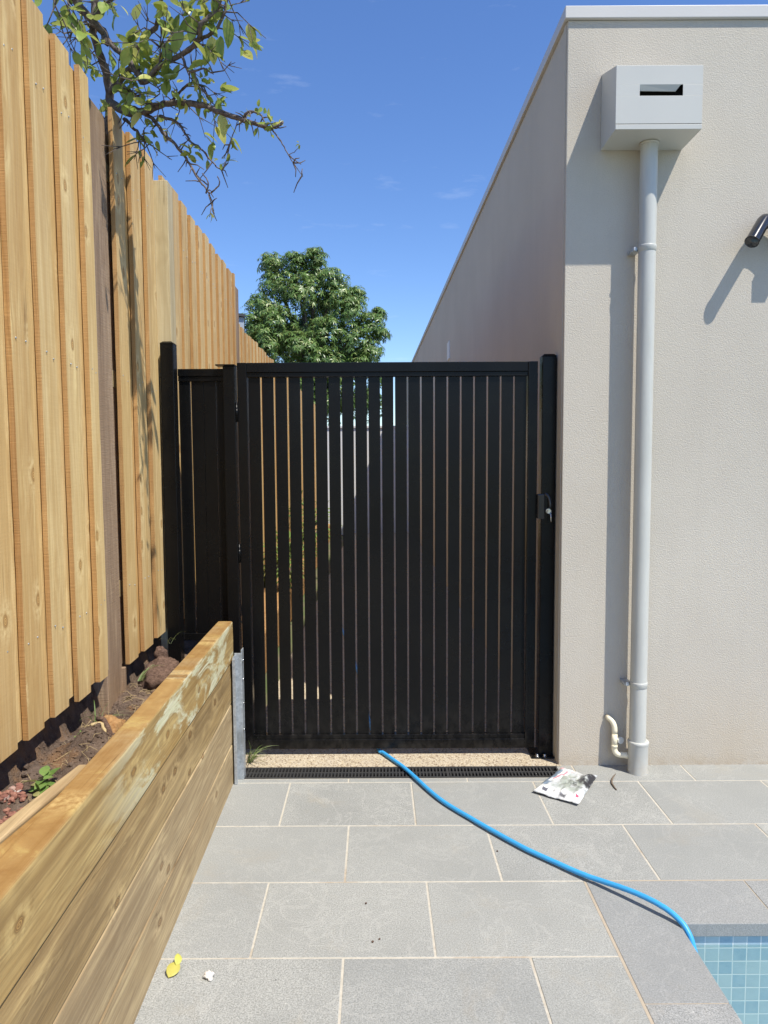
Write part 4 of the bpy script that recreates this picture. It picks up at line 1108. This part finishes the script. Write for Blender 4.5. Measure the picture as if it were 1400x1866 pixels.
# ================================================================== THINGS ON THE PAVING
HP = [(-.55, 7.4, .02), (-.35, 6.2, .02), (-.18, 5.0, .018), (-.10, 4.2, .0165), (-0.038, 3.76, .0165), (-0.008, 3.695, .0165), (0.104, 3.497, .0165), (0.247, 3.190, .0135), (0.397, 2.972, .0135), (0.550, 2.773, .0135), (0.657, 2.661, .014), (0.740, 2.575, .017), (0.796, 2.522, .022), (0.849, 2.468, .031), (0.905, 2.409, .037), (0.957, 2.351, .034), (0.990, 2.312, .022), (1.012, 2.276, .001), (1.022, 2.245, -.04), (1.030, 2.215, -.13), (1.045, 2.17, -.35), (1.08, 2.10, -.75), (1.16, 2.0, -1.15), (1.3, 1.9, -1.23)]
q = MB(); q.tube(smooth(HP, 6, 0.0006), .0099, 16); tag(q.build('garden_hose', M['hose']), 'bright blue hose running from under the gate into the pool', 'hose')

q = MB(); q.tube(smooth([(1.158, 3.452, .006), (1.128, 3.405, .008), (1.108, 3.36, .005), (1.105, 3.31, .004), (1.108, 3.285, .004)], 4, .001), [.0015, .002, .003, .0035, .004, .004, .0045, .0045, .0045, .0045, .004, .004, .0035, .003, .003, .0025, .002], 8)
tag(q.build('twig', M['stick']), 'curved grey-brown dry twig on the pavers beside the downpipe', 'twig')

# yellow leaf
b = bmesh.new(); L0 = Vector((-.655, 2.105, .008))
leaf(b, Vector((-.668, 2.060, .004)), Vector((.25, 1, .10)), Vector((.25, -.1, 1)), .058, .040, .5, -.1, 8)
leaf(b, Vector((-.655, 2.102, .010)), Vector((-.15, 1, .55)), Vector((.5, -.5, .8)), .040, .024, .9, .1, 8)
b.transform(Matrix.Translation(-L0)); o = bpy.data.objects.new('fallen_leaf', bpy.data.meshes.new('fallen_leaf')); b.to_mesh(o.data); o.data.materials.append(M['yellow_leaf']); C.objects.link(o); o.location = L0
md = o.modifiers.new('thickness', 'SOLIDIFY'); md.thickness = .0008
tag(o, 'curled yellow fallen leaf on the pavers beside the sleeper wall', 'leaf')
q = MB(); q.blob((-.545, 2.062, .011), .0125, .5, 4.4, 3, (1.2, .9, .8), 2.4); q.blob((-.538, 2.052, .006), .007, .5, 1.4, 2, (1, 1, .8), 2.4)
tag(q.build('pebble', M['white_stone'], smooth=True), 'rough white pebble on the pavers near the yellow leaf', 'pebble')
# dark crumbs
for i, (x, y, s, lab) in enumerate(((-.072, 2.425, .006, 'small dark crumb in the middle of the paver row'), (-.045, 2.222, .006, 'dark crumb close to the long grout line'), (-.022, 2.235, .005, 'darker half of a crumb pair near the long grout line'), (.452, 2.760, .006, 'dark crumb on the paver beyond the hose'))):
    q = MB(); q.blob((x, y, .002), s*.62, .7, i+.5, 2, (1, 1.4, .5), 2.6); tag(q.build('soil_crumb', M['rootball'], smooth=True), lab, 'crumb', 'crumbs of dirt on the pavers')

# crumpled plastic bag
t = NT('printed_plastic_bag')
uv = t.n('ShaderNodeTexCoord').outputs['UV']; ux, uy, _ = t.sep(uv)
wv = t.noise(t.xf(uv, (1, 1, 1)), 5, 4, .6)
wx = t.math('ADD', ux, t.math('MULTIPLY', t.math('SUBTRACT', wv, .5), .10)); wy = t.math('ADD', uy, t.math('MULTIPLY', t.math('SUBTRACT', wv, .5), .10))
def band(vv, a, b, s=.01):
    return t.math('MULTIPLY', t.ramp(vv, a-s, a+s), t.ramp(vv, b-s, b+s, 1, 0))
def rect(x0, x1, y0, y1, s=.008, X=None, Yy=None): return t.math('MULTIPLY', band(X or wx, x0, x1, s), band(Yy or wy, y0, y1, s))
c = t.mix(t.ramp(t.noise(uv, 3, 4, .6), .4, .62), (.60, .61, .60), (.47, .49, .49))
c = t.mix(rect(-.1, .17, .24, .80, .015), c, (.22, .28, .35))
c = t.mix(t.math('MULTIPLY', rect(.25, .86, .22, .74, .05), t.ramp(t.noise(uv, 4, 4, .6), .38, .52)), c, (.33, .36, .31))
c = t.mix(t.math('MULTIPLY', rect(.46, .98, .34, .80, .05), t.ramp(t.noise(uv, 5, 4, .65), .46, .56)), c, (.13, .14, .13))
c = t.mix(t.math('MULTIPLY', rect(.74, 1.1, .50, .95, .05), t.ramp(t.noise(uv, 5, 4, .6), .36, .48)), c, (.03, .03, .035))
xs_ = t.math('SUBTRACT', ux, t.math('MULTIPLY', t.math('SUBTRACT', uy, .43), .41))
c = t.mix(rect(.10, .26, .38, .97, .008, X=xs_, Yy=uy), c, (.74, .74, .73))
c = t.mix(rect(.155, .205, .43, .93, .005, X=xs_, Yy=uy), c, (.80, .22, .25))
c = t.mix(rect(-.1, 1.1, -.1, .19, .008), c, (.72, .72, .70))
c = t.mix(rect(.15, .27, .06, .14, .01), c, (.12, .12, .14)); c = t.mix(rect(.55, .70, .03, .12, .02), c, (.12, .12, .13))
c = t.mix(rect(.36, .52, .105, .12, .003), c, (.3, .3, .32)); c = t.mix(rect(.36, .50, .145, .155, .003), c, (.3, .3, .32))
c = t.mix(rect(.80, 1.1, .02, .24, .006), c, (.80, .80, .79)); c = t.mix(rect(.87, .93, .10, .17, .006), c, (.75, .08, .14))
c = t.mix(rect(.02, .16, .84, .92, .01, X=ux), c, (.80, .32, .36))
M['bag'] = t.done(c, .32, 0, .55)
bg_ = bmesh.new(); uvl = bg_.loops.layers.uv.new('UVMap')
A, B_, C_, D_ = Vector((.700, 3.262)), Vector((.882, 3.128)), Vector((1.050, 3.395)), Vector((.905, 3.520))   # corners: near-left, near-right, far-right, far-left
N = 40; gv = [[None]*(N+1) for _ in range(N+1)]
for i in range(N+1):
    for j in range(N+1):
        s_, t_ = i/N, j/N
        p = A*(1-s_)*(1-t_) + B_*s_*(1-t_) + C_*s_*t_ + D_*(1-s_)*t_
        e = min(s_, 1-s_, t_, 1-t_)
        p = p + Vector((mnoise.noise(Vector((s_*4, t_*4, 1))), mnoise.noise(Vector((s_*4, t_*4, 8)))))*.008
        nn = mnoise.noise(Vector((s_*3.1, t_*2.2, 5))); n2 = abs(mnoise.noise(Vector((s_*7, t_*6.5, 2)))); n3 = abs(mnoise.noise(Vector((s_*15, t_*13, 4))))
        z = .006 + .018*min(1, e*5)**.6*(1+nn*.8) + .012*(1-n2*2)*min(1, e*6+.3)*.6 + .003*(.5-n3) + .02*max(0, s_-.75)*t_*3 + .010*abs(s_-.5)*(1-t_)
        gv[i][j] = bg_.verts.new((p.x, p.y, max(.003, z)))
for i in range(N):
    for j in range(N):
        f = bg_.faces.new([gv[i][j], gv[i+1][j], gv[i+1][j+1], gv[i][j+1]]); f.smooth = True
        for lp, (a, b) in zip(f.loops, ((i, j), (i+1, j), (i+1, j+1), (i, j+1))): lp[uvl].uv = (a/N, b/N)
O_ = Vector((.88, 3.32, 0)); bg_.transform(Matrix.Translation(-O_))
o = bpy.data.objects.new('plastic_bag', bpy.data.meshes.new('plastic_bag')); bg_.to_mesh(o.data); o.data.materials.append(M['bag']); C.objects.link(o); o.location = O_
md = o.modifiers.new('thickness', 'SOLIDIFY'); md.thickness = .0012
tag(o, 'crumpled printed white plastic bag with a red stripe lying by the drain', 'plastic bag')
